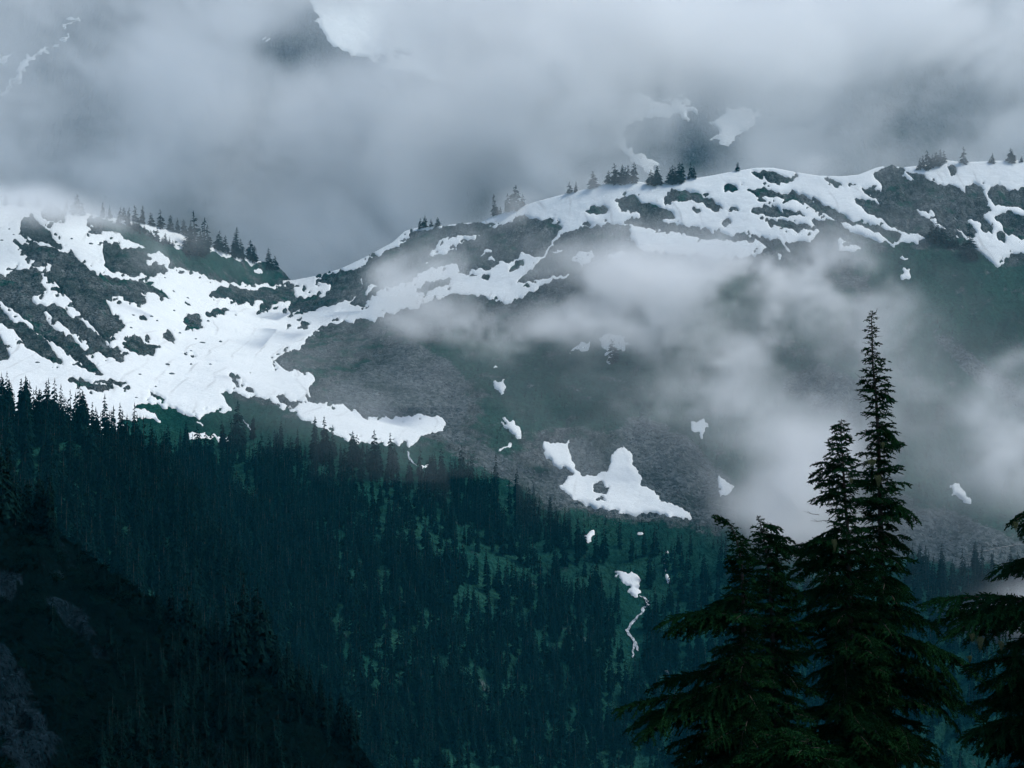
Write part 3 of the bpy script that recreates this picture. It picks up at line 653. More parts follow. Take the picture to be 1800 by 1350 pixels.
near_slope = link(bpy.data.objects.new("rocky_hillside", mesh_np("rocky_hillside", V, g.quads(), mats=[M["near"]],
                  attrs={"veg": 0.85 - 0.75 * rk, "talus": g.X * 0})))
tag(near_slope, "steep shaded hillside of broken rock and shrubs in the lower left", "hillside", kind="structure")

# --- the knoll under the viewer, and the valley floor that joins it all
n = 90
gx, gy = np.meshgrid(np.linspace(-90, 110, n), np.linspace(-60, 170, n))
def knoll_z(x, y):
    x = np.asarray(x, float); y = np.asarray(y, float)
    d = np.maximum(y, 0)
    return -1.8 - 0.30 * d - 0.0014 * d * d - 0.02 * x + fbm(x, y, x * 0, 14, 4, 91) * 0.9
V = np.stack([gx, gy, knoll_z(gx, gy)], -1).reshape(-1, 3)
i = np.arange(n * n).reshape(n, n)
q = np.stack([i[:-1, :-1], i[:-1, 1:], i[1:, 1:], i[1:, :-1]], -1).reshape(-1, 4)
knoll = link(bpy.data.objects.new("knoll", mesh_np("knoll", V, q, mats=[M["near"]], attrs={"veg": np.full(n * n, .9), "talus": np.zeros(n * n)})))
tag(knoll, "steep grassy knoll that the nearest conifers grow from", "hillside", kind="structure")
n = 60
gx, gy = np.meshgrid(np.linspace(-6000, 6000, n), np.linspace(-2000, 9000, n))
V = np.stack([gx, gy, -330 + fbm(gx, gy, gx * 0, 900, 4, 95) * 25], -1).reshape(-1, 3)
i = np.arange(n * n).reshape(n, n)
q = np.stack([i[:-1, :-1], i[:-1, 1:], i[1:, 1:], i[1:, :-1]], -1).reshape(-1, 4)
floor = link(bpy.data.objects.new("valley_floor", mesh_np("valley_floor", V, q, mats=[M["mountain"]], attrs={"veg": np.full(n * n, .95), "talus": np.zeros(n * n)})))
tag(floor, "green valley floor far below", "valley", kind="structure")

# ------------------------------------------------------------------ conifers seen from afar
class MB:
    def __init__(s): s.v, s.t, s.m = [], [], []
    def vert(s, *p): s.v.append(p); return len(s.v) - 1
    def tri(s, a, b, c, m=0): s.t.append((a, b, c)); s.m.append(m)
    def tube(s, pts, rad, k=5, m=0):
        prev = None
        for j, (p, r) in enumerate(zip(pts, rad)):
            p = Vector(p)
            d = (Vector(pts[min(j + 1, len(pts) - 1)]) - Vector(pts[max(j - 1, 0)])).normalized()
            u = d.orthogonal().normalized(); w = d.cross(u)
            ring = [s.vert(*(p + (u * math.cos(2 * math.pi * q / k) + w * math.sin(2 * math.pi * q / k)) * r)) for q in range(k)]
            if prev:
                for q in range(k):
                    a, b, c, e = prev[q], prev[(q + 1) % k], ring[(q + 1) % k], ring[q]
                    s.tri(a, b, c, m); s.tri(a, c, e, m)
            prev = ring
    def mesh(s, name, mats, smooth=False):
        return mesh_np(name, np.array(s.v, np.float32), T=np.array(s.t), mats=mats, smooth=smooth, mi=s.m)

def far_conifer(rng, slender, ragged, crown_only=False, trunk_only=False, whorls=17, boughs=7):
    """unit-height conifer: trunk plus whorls of drooping, toothed boughs"""
    mb = MB()
    lean = rng.uniform(-.02, .02)
    if not crown_only:
        mb.tube([(0, 0, -.06), (lean * .3, 0, .3), (lean * .7, 0, .7), (lean, 0, 1.0)], [.016, .012, .007, .001], 5, 0)
    if not trunk_only:
        cm = 0 if crown_only else 1
        for w in range(whorls):
            t = w / (whorls - 1)
            z0 = 0.985 - 0.90 * t ** 0.92 + rng.uniform(-.012, .012)
            env = slender * (0.16 + 0.92 * t ** 0.62) * (1 - 0.25 * max(0, t - .8) / .2)
            a0 = rng.uniform(0, 6.28)
            nb = max(4, int(boughs * (0.6 + 0.5 * t)))
            for b in range(nb):
                if rng.random() < ragged * 0.22: continue
                a = a0 + 6.283 * b / nb + rng.uniform(-.35, .35)
                L = env * rng.uniform(0.55, 1.15)
                wd = L * rng.uniform(.30, .46) + .006
                dr = L * rng.uniform(.30, .75)
                z = z0 + rng.uniform(-.02, .02)
                c, s_ = math.cos(a), math.sin(a)
                def P(r, sd, dz): return mb.vert(c * r - s_ * sd + lean * z, s_ * r + c * sd, z + dz)
                up = L * rng.uniform(0.0, .18)
                r0 = P(0, 0, up * .4); m1 = P(L * .5, 0, up - dr * .25); tip = P(L, 0, -dr)
                l1 = P(L * .38, wd * .8, -dr * .45); l2 = P(L * .55, wd * .45, -dr * .2); l3 = P(L * .82, wd * .6, -dr * .95)
                q1 = P(L * .33, -wd * .8, -dr * .5); q2 = P(L * .60, -wd * .4, -dr * .25); q3 = P(L * .78, -wd * .6, -dr * 1.0)
                k = P(L * .45, 0, -dr * 1.05)
                for f in ((r0, l1, m1), (m1, l1, l2), (m1, l2, l3), (m1, l3, tip), (r0, m1, q1), (m1, q2, q1), (m1, q3, q2), (m1, tip, q3), (r0, m1, k), (m1, tip, k)):
                    mb.tri(*f, cm)
        mb.tube([(lean * .9, 0, .93), (lean, 0, 1.03)], [.010, .001], 4, cm)
    return mb

rng = random.Random(7)
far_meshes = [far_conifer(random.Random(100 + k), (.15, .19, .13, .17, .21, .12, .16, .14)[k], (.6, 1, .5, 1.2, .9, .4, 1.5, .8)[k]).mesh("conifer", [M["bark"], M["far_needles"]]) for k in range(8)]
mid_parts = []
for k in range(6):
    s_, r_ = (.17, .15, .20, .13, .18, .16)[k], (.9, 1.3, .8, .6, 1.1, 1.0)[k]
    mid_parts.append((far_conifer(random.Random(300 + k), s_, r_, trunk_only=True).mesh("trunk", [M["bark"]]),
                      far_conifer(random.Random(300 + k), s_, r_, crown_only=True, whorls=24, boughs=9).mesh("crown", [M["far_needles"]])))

def ground(g, x0, dx, crest, bottom, px, py):
    c = int(np.clip(round((px - x0) / dx), 0, g.C - 1))
    cr = float(crest(px)); n = g.R - g.nb
    r = int(np.clip(round((py - cr) / (bottom - cr) * (n - 1)), 0, n - 1)) + g.nb
    return Vector((g.X[r, c], g.Y[r, c], g.Z[r, c]))
on_main = lambda px, py: ground(g_main, -300, 2.0, CREST, 1415, px, py)
on_sh = lambda px, py: ground(g_sh, -300, 4, SH_CREST, 1410, px, py)
on_nr = lambda px, py: ground(g_nr, -300, 3, NR_CREST, 1430, px, py)

small_trees = []
def small_tree(p, h, label, group, wide=1.0):
    o = bpy.data.objects.new("conifer", far_meshes[len(small_trees) % 8])
    o.location = p - Vector((0, 0, .25)); s = h
    w = wide * rng.uniform(.85, 1.2)
    o.scale = (s * w * rng.uniform(.8, 1.3), s * w, s * rng.uniform(.85, 1.12)); o.rotation_euler = (rng.gauss(0, .05), rng.gauss(0, .06), rng.uniform(0, 6.28))
    link(o); tag(o, label, "tree", group); small_trees.append(o)
    return o
mid_n = [0]
def mid_tree(p, h, label, group, wide=1.0):
    root = bpy.data.objects.new("conifer", None); root.empty_display_size = 1
    root.location = p - Vector((0, 0, .25)); w = wide * rng.uniform(.85, 1.15)
    root.scale = (h * w, h * w, h); root.rotation_euler = (rng.uniform(-.03, .03), rng.uniform(-.03, .03), rng.uniform(0, 6.28))
    link(root); tag(root, label, "tree", group)
    tm, cm = mid_parts[mid_n[0] % 6]; mid_n[0] += 1
    link(bpy.data.objects.new("trunk", tm), root); link(bpy.data.objects.new("crown", cm), root)
    return root

# each list: base point and height on its survey sheet
def plant(lst, S, sc, surf, fn, label, group, wide=1.0):
    hs = sorted(h for _, _, h in lst)
    base = label
    for x, y, h in lst:
        label = base
        if len(hs) > 2 and h == hs[-1] and hs[-2] < h: label = "tallest " + base
        elif len(hs) > 2 and h == hs[0] and hs[1] > h: label = "shortest " + base
        (px, py), = S([(x, y)])
        p = surf(px, py)
        if fn is small_tree and group:
            for _ in range(rng.choice((0, 1, 1, 2))):
                q = surf(px + rng.uniform(-7, 7), py + rng.uniform(-1, 3))
                fn(q, h / sc / F * q.y * rng.uniform(.25, .6), "low young " + base, group, wide * rng.uniform(1.6, 2.6))
        fn(p, h / sc / F * p.y * (1.15 if fn is small_tree else 1.0), label, group, wide * (1.75 if fn is small_tree else 1.1))
LH = [(622,288,66),(672,292,78),(655,262,62),(630,258,60),(715,272,75),(748,278,88),(800,285,66),(850,300,95),(900,312,85),(935,318,66),(970,330,85),(1000,340,85),(1100,400,105),(1155,420,98),(1185,430,80),(1235,452,145),(1255,455,90),(1270,460,95),(1320,475,110),(1345,485,85),(1420,520,105),(1450,520,60)]
plant(LH, R1, 3, on_main, small_tree, "conifer on the misty crest of the snowy hill left of the saddle", "conifers along the hill crest left of the saddle")
LT = [(830,378,85),(872,385,50),(985,450,100),(1045,455,125),(1062,445,105),(1030,445,185),(1075,455,165),(1005,440,120)]
plant(LT, R1, 3, on_main, small_tree, "conifer in the clump on the green flank left of the saddle", "conifers on the green flank left of the saddle")
LS = [(680,300,40),(700,310,40),(720,312,42),(735,318,46),(760,330,40),(800,350,35),(895,390,40),(910,400,36),(860,395,36)]
plant(LS, R1, 3, on_main, small_tree, "stunted conifer on the green strip above the bowl", "stunted conifers above the bowl", 1.3)
LF = [(350,215,60),(400,232,85),(430,238,75),(540,250,75),(575,255,60),(30,188,60),(110,190,66),(200,195,50)]
plant(LF, R1, 3, on_main, small_tree, "faint conifer fading into cloud on the hill top", "faint conifers on the hill top")
LR = [(1110,372,100),(1175,352,95),(1215,345,105),(1255,325,66),(1140,362,40),(740,455,66),(715,460,58),(810,440,55),(775,448,50)]
plant(LR, R2, 3, on_main, small_tree, "conifer on the ridge where the snow crest steepens", "conifers on the lower ridge crest")
LC = [(100,288,58),(152,275,45),(175,275,52),(195,278,68),(215,280,68),(235,278,62),(258,276,68),(205,279,58),(225,279,60),(325,282,66),(350,283,68),(340,283,58),(362,282,50),(405,278,72),(425,278,72),(445,270,66),(480,256,52),(493,254,42),(395,280,58),(435,276,68),(25,305,40),(5,310,45),(665,230,34)]
plant(LC, R3, 2.25, on_main, small_tree, "conifer in the dark clumps behind the snowy ridge crest", "conifers along the middle ridge crest", 1.15)
LK = [(1400,220,50),(1425,218,62),(1470,200,52),(1485,198,45),(1440,212,46),(1385,222,40),(1455,206,50),(1560,202,56),(1675,196,40),(1745,196,56),(1757,196,48),(1790,196,24)]
plant(LK, R3, 2.25, on_main, small_tree, "conifer on the crest above the dark crag", "conifers above the crag", 1.25)
LX = [(1590,570,110),(1440,510,75),(1460,515,85),(1480,520,70),(1510,528,66),(1535,535,55),(1600,585,70),(1560,545,50)]
plant(LX, R3, 2.25, on_main, small_tree, "conifer on the dark rib below the crag snow", "conifers below the crag", 1.1)
plant([(180, 985, 95)], R3, 2.25, on_main, small_tree, "lone conifer in the mist in front of the snow wedge", None)
LL = [(5,290,230),(22,290,190),(40,285,215),(70,285,225),(92,290,190),(110,290,245),(150,290,195),(180,295,230),(205,300,120),(220,300,170),(255,300,140),(270,305,110),(290,305,120),(315,305,150),(345,305,160),(365,305,120),(390,305,110),(420,308,112),(437,315,80),(240,305,120)]
plant(LL, R5, 2.25, on_sh, mid_tree, "dark conifer of the ragged row standing before the left snow slope", "conifers along the wooded hillside edge")
LB = [(497,290,52),(530,300,40),(880,335,110),(905,345,66),(940,345,200),(965,330,110),(1000,300,95)]
plant(LB, R5, 2.25, on_main, mid_tree, "dark conifer on the heather knoll below the snow bowl", "conifers on the heather knoll")
LM = [(1110,360,135),(1095,350,90),(1240,385,178),(1285,392,186),(1262,390,110),(1310,385,92),(1350,405,90),(1390,400,135),(1437,370,66),(1425,380,60),(1480,455,195),(1500,440,110),(1550,430,158),(1565,435,120),(1620,460,80),(1690,490,110),(1720,460,110),(1700,440,80)]
plant(LM, R5, 2.25, on_main, mid_tree, "dark conifer on the brink below the long tongue of snow", "conifers along the brink below the snow tongue")
LV = [(1180,590,130),(1205,600,140),(1160,620,120),(1230,620,150),(1260,640,130),(1290,640,120),(1310,650,130),(1340,660,140),(1425,570,110),(1430,600,150),(1440,640,120),(1480,640,90),(1350,740,140),(1365,745,130),(1300,740,100),(1200,700,120),(1250,730,120),(1500,700,80),(1560,720,80)]
plant(LV, R7, 2.25, on_main, mid_tree, "blue grey conifer in the misty valley below the grey talus fan", "conifers below the talus fan")
LN = [(15,620,300),(35,600,290),(60,620,200),(80,630,170),(110,640,190),(150,650,240),(175,660,200),(195,680,260),(215,740,170),(310,810,110)]
plant(LN, R5, 2.25, on_nr, mid_tree, "near black conifer at the top of the rocky hillside", "conifers at the top of the rocky hillside", 0.9)
LD = [(790,1080,120),(840,1110,130),(890,1140,150),(1140,1300,200),(1180,1330,180),(1220,1370,190),(1270,1400,170),(1310,1440,180),(1350,1480,190),(1390,1520,180),(1010,1215,170),(1125,1285,150),(620,1010,120),(560,985,90),(470,900,80),(410,870,70),(680,1080,220),(735,1110,260),(760,1120,200),(955,1220,390),(1025,1235,370),(1050,1240,300),(1075,1240,240),(985,1230,240),(925,1220,260),(860,1180,220),(805,1160,140),(1100,1290,220)]
plant(LD, R5, 2.25, on_nr, mid_tree, "near black conifer at the foot of the rocky hillside", "conifers at the foot of the rocky hillside", 0.85)

# --- the shaded forest
m_for = Mask()
m_for.fill([(-320, 780), (190, 790), (300, 800), (400, 815), (520, 815), (600, 850), (700, 850), (760, 840), (850, 850), (900, 885), (960, 915), (1050, 950), (1100, 965), (1290, 985), (1290, 1420), (-320, 1420)], 1.0)
m_for.fill([(1280, 1000), (1500, 1010), (1700, 1010), (2120, 1040), (2120, 1420), (1280, 1420)], 0.75)
m_for.fill([(1160, 960), (1290, 970), (1290, 1080), (1200, 1060)], .25)
m_for.fill([(500, 800), (600, 800), (700, 850), (760, 870), (840, 860), (820, 900), (700, 900), (560, 860), (480, 850)], .3)
m_for.fill([(380, 800), (440, 810), (470, 900), (420, 900)], .25)
m_for.fill([(800, 980), (880, 970), (910, 1020), (850, 1040)], .2)
m_for.fill([(1090, 1032), (1158, 1036), (1135, 1100), (1138, 1205), (1098, 1210), (1078, 1110)], .0)
m_for.fill([(1030, 950), (1290, 975), (1290, 1190), (1180, 1180), (1140, 1060), (1060, 1010)], .28)
m_for.fill([(1090, 1032), (1158, 1036), (1135, 1100), (1138, 1205), (1098, 1210), (1078, 1110)], .0)
m_for.fill([(1070, 1000), (1140, 1000), (1140, 1060), (1070, 1040)], 0)
m_for.fill([(1010, 930), (1060, 930), (1050, 975), (1020, 975)], .1)
m_for.blur(6)
npr = np.random.default_rng(11)
def scatter(g, dens, spacing):
    """random points over a terrain sheet, dens trees per spacing x spacing metres"""
    A = np.zeros((g.R, g.C))
    dX = np.abs(np.diff(g.X, axis=1))[1:, :]; dY = np.abs(np.diff(g.Y, axis=0))[:, 1:]
    A[1:, 1:] = dX * dY
    lam = A * dens / spacing ** 2
    n = npr.poisson(lam)
    r, c = np.nonzero(n)
    jx = npr.uniform(-.5, .5, len(r)); jy = npr.uniform(-.5, .5, len(r))
    return r, c, np.stack([g.X[r, c], g.Y[r, c], g.Z[r, c]], -1)
pts = []
g = g_main
d = m_for(g.PX, g.PY); d[:g.nb] = 0
hide = (g.PX < 330) & (g.PY > SH_CREST(np.clip(g.PX, -300, 560)) + 60)
d = d * np.where(hide, 0.0, 1.0) * np.clip(0.95 + 1.9 * fbm(g.X, g.Y, g.Z, 65, 4, 151), 0.16, 1.5)
r, c, P = scatter(g, d, 4.9); pts.append(np.column_stack([P, g.PX[r, c], g.PY[r, c]]))
sl = np.where((g.PY > 560) & (g.PX > 640) & (m_snow(g.PX, g.PY) < .2) & (tal < .4), 1.0, 0) * (d < .05) * np.clip(fbm(g.X, g.Y, g.Z, 50, 3, 161) * 2.2 - .25, 0, 1); sl[:g.nb] = 0
r, c, P = scatter(g, sl, 6); sparse = np.column_stack([P, g.PX[r, c], g.PY[r, c]])
g = g_sh
d = np.ones_like(g.X); d[:g.nb] = 0.3
d = d * np.where(g.PY > NR_CREST(g.PX) + 70, 0.0, 1.0)
r, c, P = scatter(g, d, 4.6); pts.append(np.column_stack([P, g.PX[r, c], g.PY[r, c]]))
pts = np.concatenate(pts)
hts = npr.uniform(10, 25, len(pts)) * np.where(npr.random(len(pts)) < .2, .6, 1)
app = hts / pts[:, 1]
vis = (pts[:, 3] > 5) & (pts[:, 3] < 1290) & (pts[:, 4] < 1345) & ~((pts[:, 3] < 700) & (pts[:, 4] > NR_CREST(np.clip(pts[:, 3], -300, 715)) - 15))
order = np.argsort(-(app + (~vis) * -1e3))[:70]
solo = np.zeros(len(pts), bool); solo[order] = True
for k in order:
    mid_tree(Vector(pts[k, :3]), float(hts[k]), "tall conifer in the deep shaded forest below the snow bowl", "conifers of the shaded forest")

def scatter_object(name, P, scale, sources, label, mat=None, cat="forest", tilt=0.0):
    """one object: every point carries an instance of one of the source meshes"""
    me = bpy.data.meshes.new(name)
    me.vertices.add(len(P)); me.vertices.foreach_set("co", np.ascontiguousarray(P, np.float32).ravel())
    for nm, arr, ty in (("size", scale, 'FLOAT'), ("turn", npr.uniform(0, 6.28, len(P)), 'FLOAT'), ("kind_index", npr.integers(0, len(sources), len(P)), 'INT')):
        a_ = me.attributes.new(nm, ty, 'POINT'); a_.data.foreach_set("value", arr.astype(np.float32 if ty == 'FLOAT' else np.int32))
    if mat: me.materials.append(mat)
    o = link(bpy.data.objects.new(name, me))
    ng = bpy.data.node_groups.new(name, 'GeometryNodeTree')
    ng.interface.new_socket("Geometry", in_out='INPUT', socket_type='NodeSocketGeometry')
    ng.interface.new_socket("Geometry", in_out='OUTPUT', socket_type='NodeSocketGeometry')
    nn, ll = ng.nodes, ng.links
    gi, go = nn.new("NodeGroupInput"), nn.new("NodeGroupOutput")
    jn = nn.new("GeometryNodeJoinGeometry")
    for s_ in reversed(sources):
        oi = nn.new("GeometryNodeObjectInfo"); oi.transform_space = 'ORIGINAL'
        oi.inputs["Object"].default_value = s_; oi.inputs["As Instance"].default_value = True
        ll.new(oi.outputs["Geometry"], jn.inputs[0])
    ip = nn.new("GeometryNodeInstanceOnPoints"); ip.inputs["Pick Instance"].default_value = True
    ll.new(gi.outputs[0], ip.inputs["Points"]); ll.new(jn.outputs[0], ip.inputs["Instance"])
    def na(nm, ty):
        n = nn.new("GeometryNodeInputNamedAttribute"); n.data_type = ty; n.inputs["Name"].default_value = nm
        return n.outputs[0]
    ll.new(na("kind_index", 'INT'), ip.inputs["Instance Index"])
    cx = nn.new("ShaderNodeCombineXYZ"); ll.new(na("turn", 'FLOAT'), cx.inputs[2])
    if tilt:
        ll.new(na("turn", 'FLOAT'), cx.inputs[0])
    er = nn.new("FunctionNodeEulerToRotation"); ll.new(cx.outputs[0], er.inputs[0]); ll.new(er.outputs[0], ip.inputs["Rotation"])
    ll.new(na("size", 'FLOAT'), ip.inputs["Scale"])
    ll.new(ip.outputs[0], go.inputs[0])
    o.modifiers.new("scatter", 'NODES').node_group = ng
    return tag(o, label, cat, kind="stuff")
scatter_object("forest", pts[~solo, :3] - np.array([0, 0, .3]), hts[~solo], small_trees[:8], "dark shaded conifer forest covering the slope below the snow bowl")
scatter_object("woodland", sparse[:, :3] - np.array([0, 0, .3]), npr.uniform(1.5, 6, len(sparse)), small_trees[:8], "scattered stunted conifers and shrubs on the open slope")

# --- boulders and scree
def rock_mesh(seed):
    import bmesh
    bm = bmesh.new(); bmesh.ops.create_icosphere(bm, subdivisions=2, radius=1)
    r = random.Random(seed); ax = Vector((r.uniform(.8, 1.3), r.uniform(.7, 1.1), r.uniform(.5, .8)))
    planes = [(Vector((r.uniform(-1, 1), r.uniform(-1, 1), r.uniform(-.6, 1))).normalized(), r.uniform(.55, .85)) for _ in range(9)]
    for v in bm.verts:
        for nrm, dd in planes:
            k = v.co.dot(nrm)
            if k > dd: v.co -= nrm * (k - dd)
        v.co = Vector((v.co.x * ax.x, v.co.y * ax.y, v.co.z * ax.z))
    me = bpy.data.meshes.new("boulder"); bm.to_mesh(me); bm.free(); me.materials.append(M["boulder"])
    return me
rock_meshes = [rock_mesh(s_) for s_ in range(5)]
boulders = []
BL = [(480,390),(380,365),(520,395),(870,572),(830,800),(800,775),(1165,910),(1070,915),(1030,895),(950,865),(905,1080),(660,1158),(740,1080),(1110,1030),(1010,1030),(200,1018),(50,315),(15,372),(75,342),(690,835),(700,770),(920,745),(1010,960),(1240,770),(1100,800),(880,1030),(820,1150),(720,1205),(1180,680),(990,680)]
for k, (x, y) in enumerate(BL):
    (px, py), = R1([(x, y)])
    p = on_main(px, py) + Vector((0, 0, 1.2))
    o = bpy.data.objects.new("boulder", rock_meshes[k % 5]); o.location = p
    s_ = rng.uniform(.9, 2.0); o.scale = (s_ * 1.3, s_, s_); o.rotation_euler = (0, 0, rng.uniform(0, 6.28))
    link(o); tag(o, "dark boulder poking out of the white snow bowl", "boulder", "boulders in the snow bowl"); boulders.append(o)
g = g_main
dn = np.clip(tal * 1.3 - .2, 0, 1) * (sn < .45); dn[:g.nb] = 0
r, c, P = scatter(g, dn, 2.1)
scatter_object("scree", P + np.column_stack([npr.uniform(-.8, .8, len(P)), npr.uniform(-.8, .8, len(P)), npr.uniform(-.2, .3, len(P))]), npr.uniform(.35, 1.0, len(P)) ** 1.5 * 1.5, boulders[:5],
               "loose grey scree and talus blocks spread below the cliffs", cat="scree", tilt=1)
dn = ((sn > .2) & (sn < .7) & (veg < .95)).astype(float) * np.clip(fbm(g.X, g.Y, g.Z, 30, 3, 171) * 3, 0, 1); dn[:g.nb] = 0
r, c, P = scatter(g, dn, 4.0)
scatter_object("gravel", P + np.array([0, 0, .5]), npr.uniform(.3, 1.1, len(P)), boulders[:5], "small dark stones along the melting edges of the snow", cat="gravel", tilt=1)

# --- shrubs on the near slope
def shrub_mesh(seed):
    r = random.Random(seed); mb = MB()
    for _ in range(420):
        a, b_ = r.uniform(0, 6.28), math.acos(r.uniform(0, 1)); q = r.uniform(.55, 1.0) * (1 + .3 * math.sin(3 * a + seed))
        p = Vector((math.cos(a) * math.sin(b_) * q, math.sin(a) * math.sin(b_) * q, math.cos(b_) * q * .75))
        u = Vector((r.uniform(-1, 1), r.uniform(-1, 1), r.uniform(-.4, .4))).normalized() * r.uniform(.06, .14)
        w = u.orthogonal().normalized() * r.uniform(.03, .06)
        i0, i1, i2, i3 = mb.vert(*(p - u)), mb.vert(*(p + w)), mb.vert(*(p + u)), mb.vert(*(p - w))
        mb.tri(i0, i1, i2); mb.tri(i0, i2, i3)
    return mb.mesh("shrub", [M["shrub"]])
shrub_meshes = [shrub_mesh(s_) for s_ in range(4)]
shrubs = []
for k, (px, py) in enumerate([(100, 985), (130, 1010), (95, 1020), (150, 1030), (170, 1060), (210, 1085), (230, 1075), (290, 1120), (275, 1105), (315, 1150), (250, 1160), (60, 1000)]):
    o = bpy.data.objects.new("shrub", shrub_meshes[k % 4]); o.location = on_nr(px, py); s_ = rng.uniform(1.2, 2.2); o.scale = (s_, s_, s_)
    link(o); tag(o, "leafy green shrub on the shaded rocky hillside", "shrub", "shrubs on the rocky hillside"); shrubs.append(o)
g = g_nr
dn = (1 - np.clip(m_nrock(g.PX, g.PY) * 1.6, 0, 1)) * np.clip(.5 + fbm(g.X, g.Y, g.Z, 18, 3, 181) * 1.5, 0, 1); dn[:g.nb] = 0
r, c, P = scatter(g, dn, 1.25)
scatter_object("undergrowth", P, npr.uniform(.5, 1.5, len(P)), shrubs[:4], "dark low undergrowth covering the shaded hillside", cat="undergrowth")

g = g_nr
dn = np.clip((g.PX - 60) / 260, 0, 1) * (1 - np.clip(m_nrock(g.PX, g.PY) * 2, 0, 1)) * np.clip(.6 + fbm(g.X, g.Y, g.Z, 22, 3, 191) * 1.6, 0, 1); dn[:g.nb] = 0
r, c, P = scatter(g, dn, 1.9)
scatter_object("thicket", P - np.array([0, 0, .2]), npr.uniform(2.5, 7.5, len(P)), small_trees[:8], "near black thicket of young conifers low on the rocky hillside", cat="thicket")

# --- creeks and the trail
def ribbon(name, pts, width, mat, label, cat, lift=1.0, seed=0, kind="structure"):
    r = random.Random(seed)
    P = []
    for (a, b_) in zip(pts[:-1], pts[1:]):
        nseg = max(2, int(math.dist(a, b_) / 3))
        for k in range(nseg): P.append((a[0] + (b_[0] - a[0]) * k / nseg, a[1] + (b_[1] - a[1]) * k / nseg))
    P.append(pts[-1])
    vs, qs = [], []
    for k, (px, py) in enumerate(P):
        w = width * r.uniform(.55, 1.3) * (0.5 + min(1, min(k, len(P) - 1 - k) / 3) * .5)
        j = r.uniform(-.8, .8)
        c = on_main(px + j, py)
        c2 = on_main(px + j, py + 3)
        dv = Vector((c2.x - c.x, c2.y - c.y, 0)).normalized() if (c2 - c).length > 1e-3 else Vector((0, -1, 0))
        nx = (Vector(P[min(k + 1, len(P) - 1)]) - Vector(P[max(k - 1, 0)])).normalized()
        side = Vector((abs(nx.y) + .25, nx.x * .8, 0)).normalized()
        vs += [c - side * w + Vector((0, 0, lift)), c + Vector((0, 0, lift + .25)), c + side * w + Vector((0, 0, lift))]
        if k: n0 = 3 * k; qs += [(n0 - 3, n0 - 2, n0 + 1, n0), (n0 - 2, n0 - 1, n0 + 2, n0 + 1)]
    o = link(bpy.data.objects.new(name, mesh_np(name, np.array([tuple(v) for v in vs]), qs, mats=[mat])))
    return tag(o, label, cat, kind=kind)
ribbon("creek", R6([(755,675),(780,685),(800,700),(810,722),(790,738),(775,745),(780,770),(745,800),(720,830),(700,850),(680,880),(695,905),(715,930),(735,960),(745,1005)]), 1.0, M["water"], "white tumbling creek winding down through the dark forest", "creek", 1.0, 1)
ribbon("creek", R6([(722,940),(722,990),(715,1045)]), .5, M["water"], "short side thread of the white creek", "creek", 1.0, 2)
ribbon("creek", R6([(872,1095),(885,1105),(910,1118),(940,1145),(950,1175)]), .9, M["water"], "lower stretch of the creek showing between trees", "creek", 1.2, 3)
ribbon("creek", R6([(912,425),(905,460),(908,500),(912,535)]), .35, M["water"], "thin runnel between two snow scraps on the green slope", "creek", .9, 4)
ribbon("cascade", R5([(1610,350),(1616,370),(1628,392),(1650,410)]), .7, M["water"], "short white cascade tumbling below the snow tongue", "cascade", 1.2, 5)
ribbon("cascade", R5([(962,228),(978,245),(995,270)]), .6, M["water"], "small white cascade on the heather knoll", "cascade", 1.0, 6)
ribbon("trail", R7([(395,312),(430,320),(470,328),(520,332)]), .8, M["path"], "pale trail crossing the talus below the mist", "trail", 1.0, 7)
ribbon("trail", R7([(1360,530),(1420,508),(1500,490),(1580,475),(1680,462)]), 1.1, M["path"], "pale trail climbing across the talus fan", "trail", 1.1, 8)

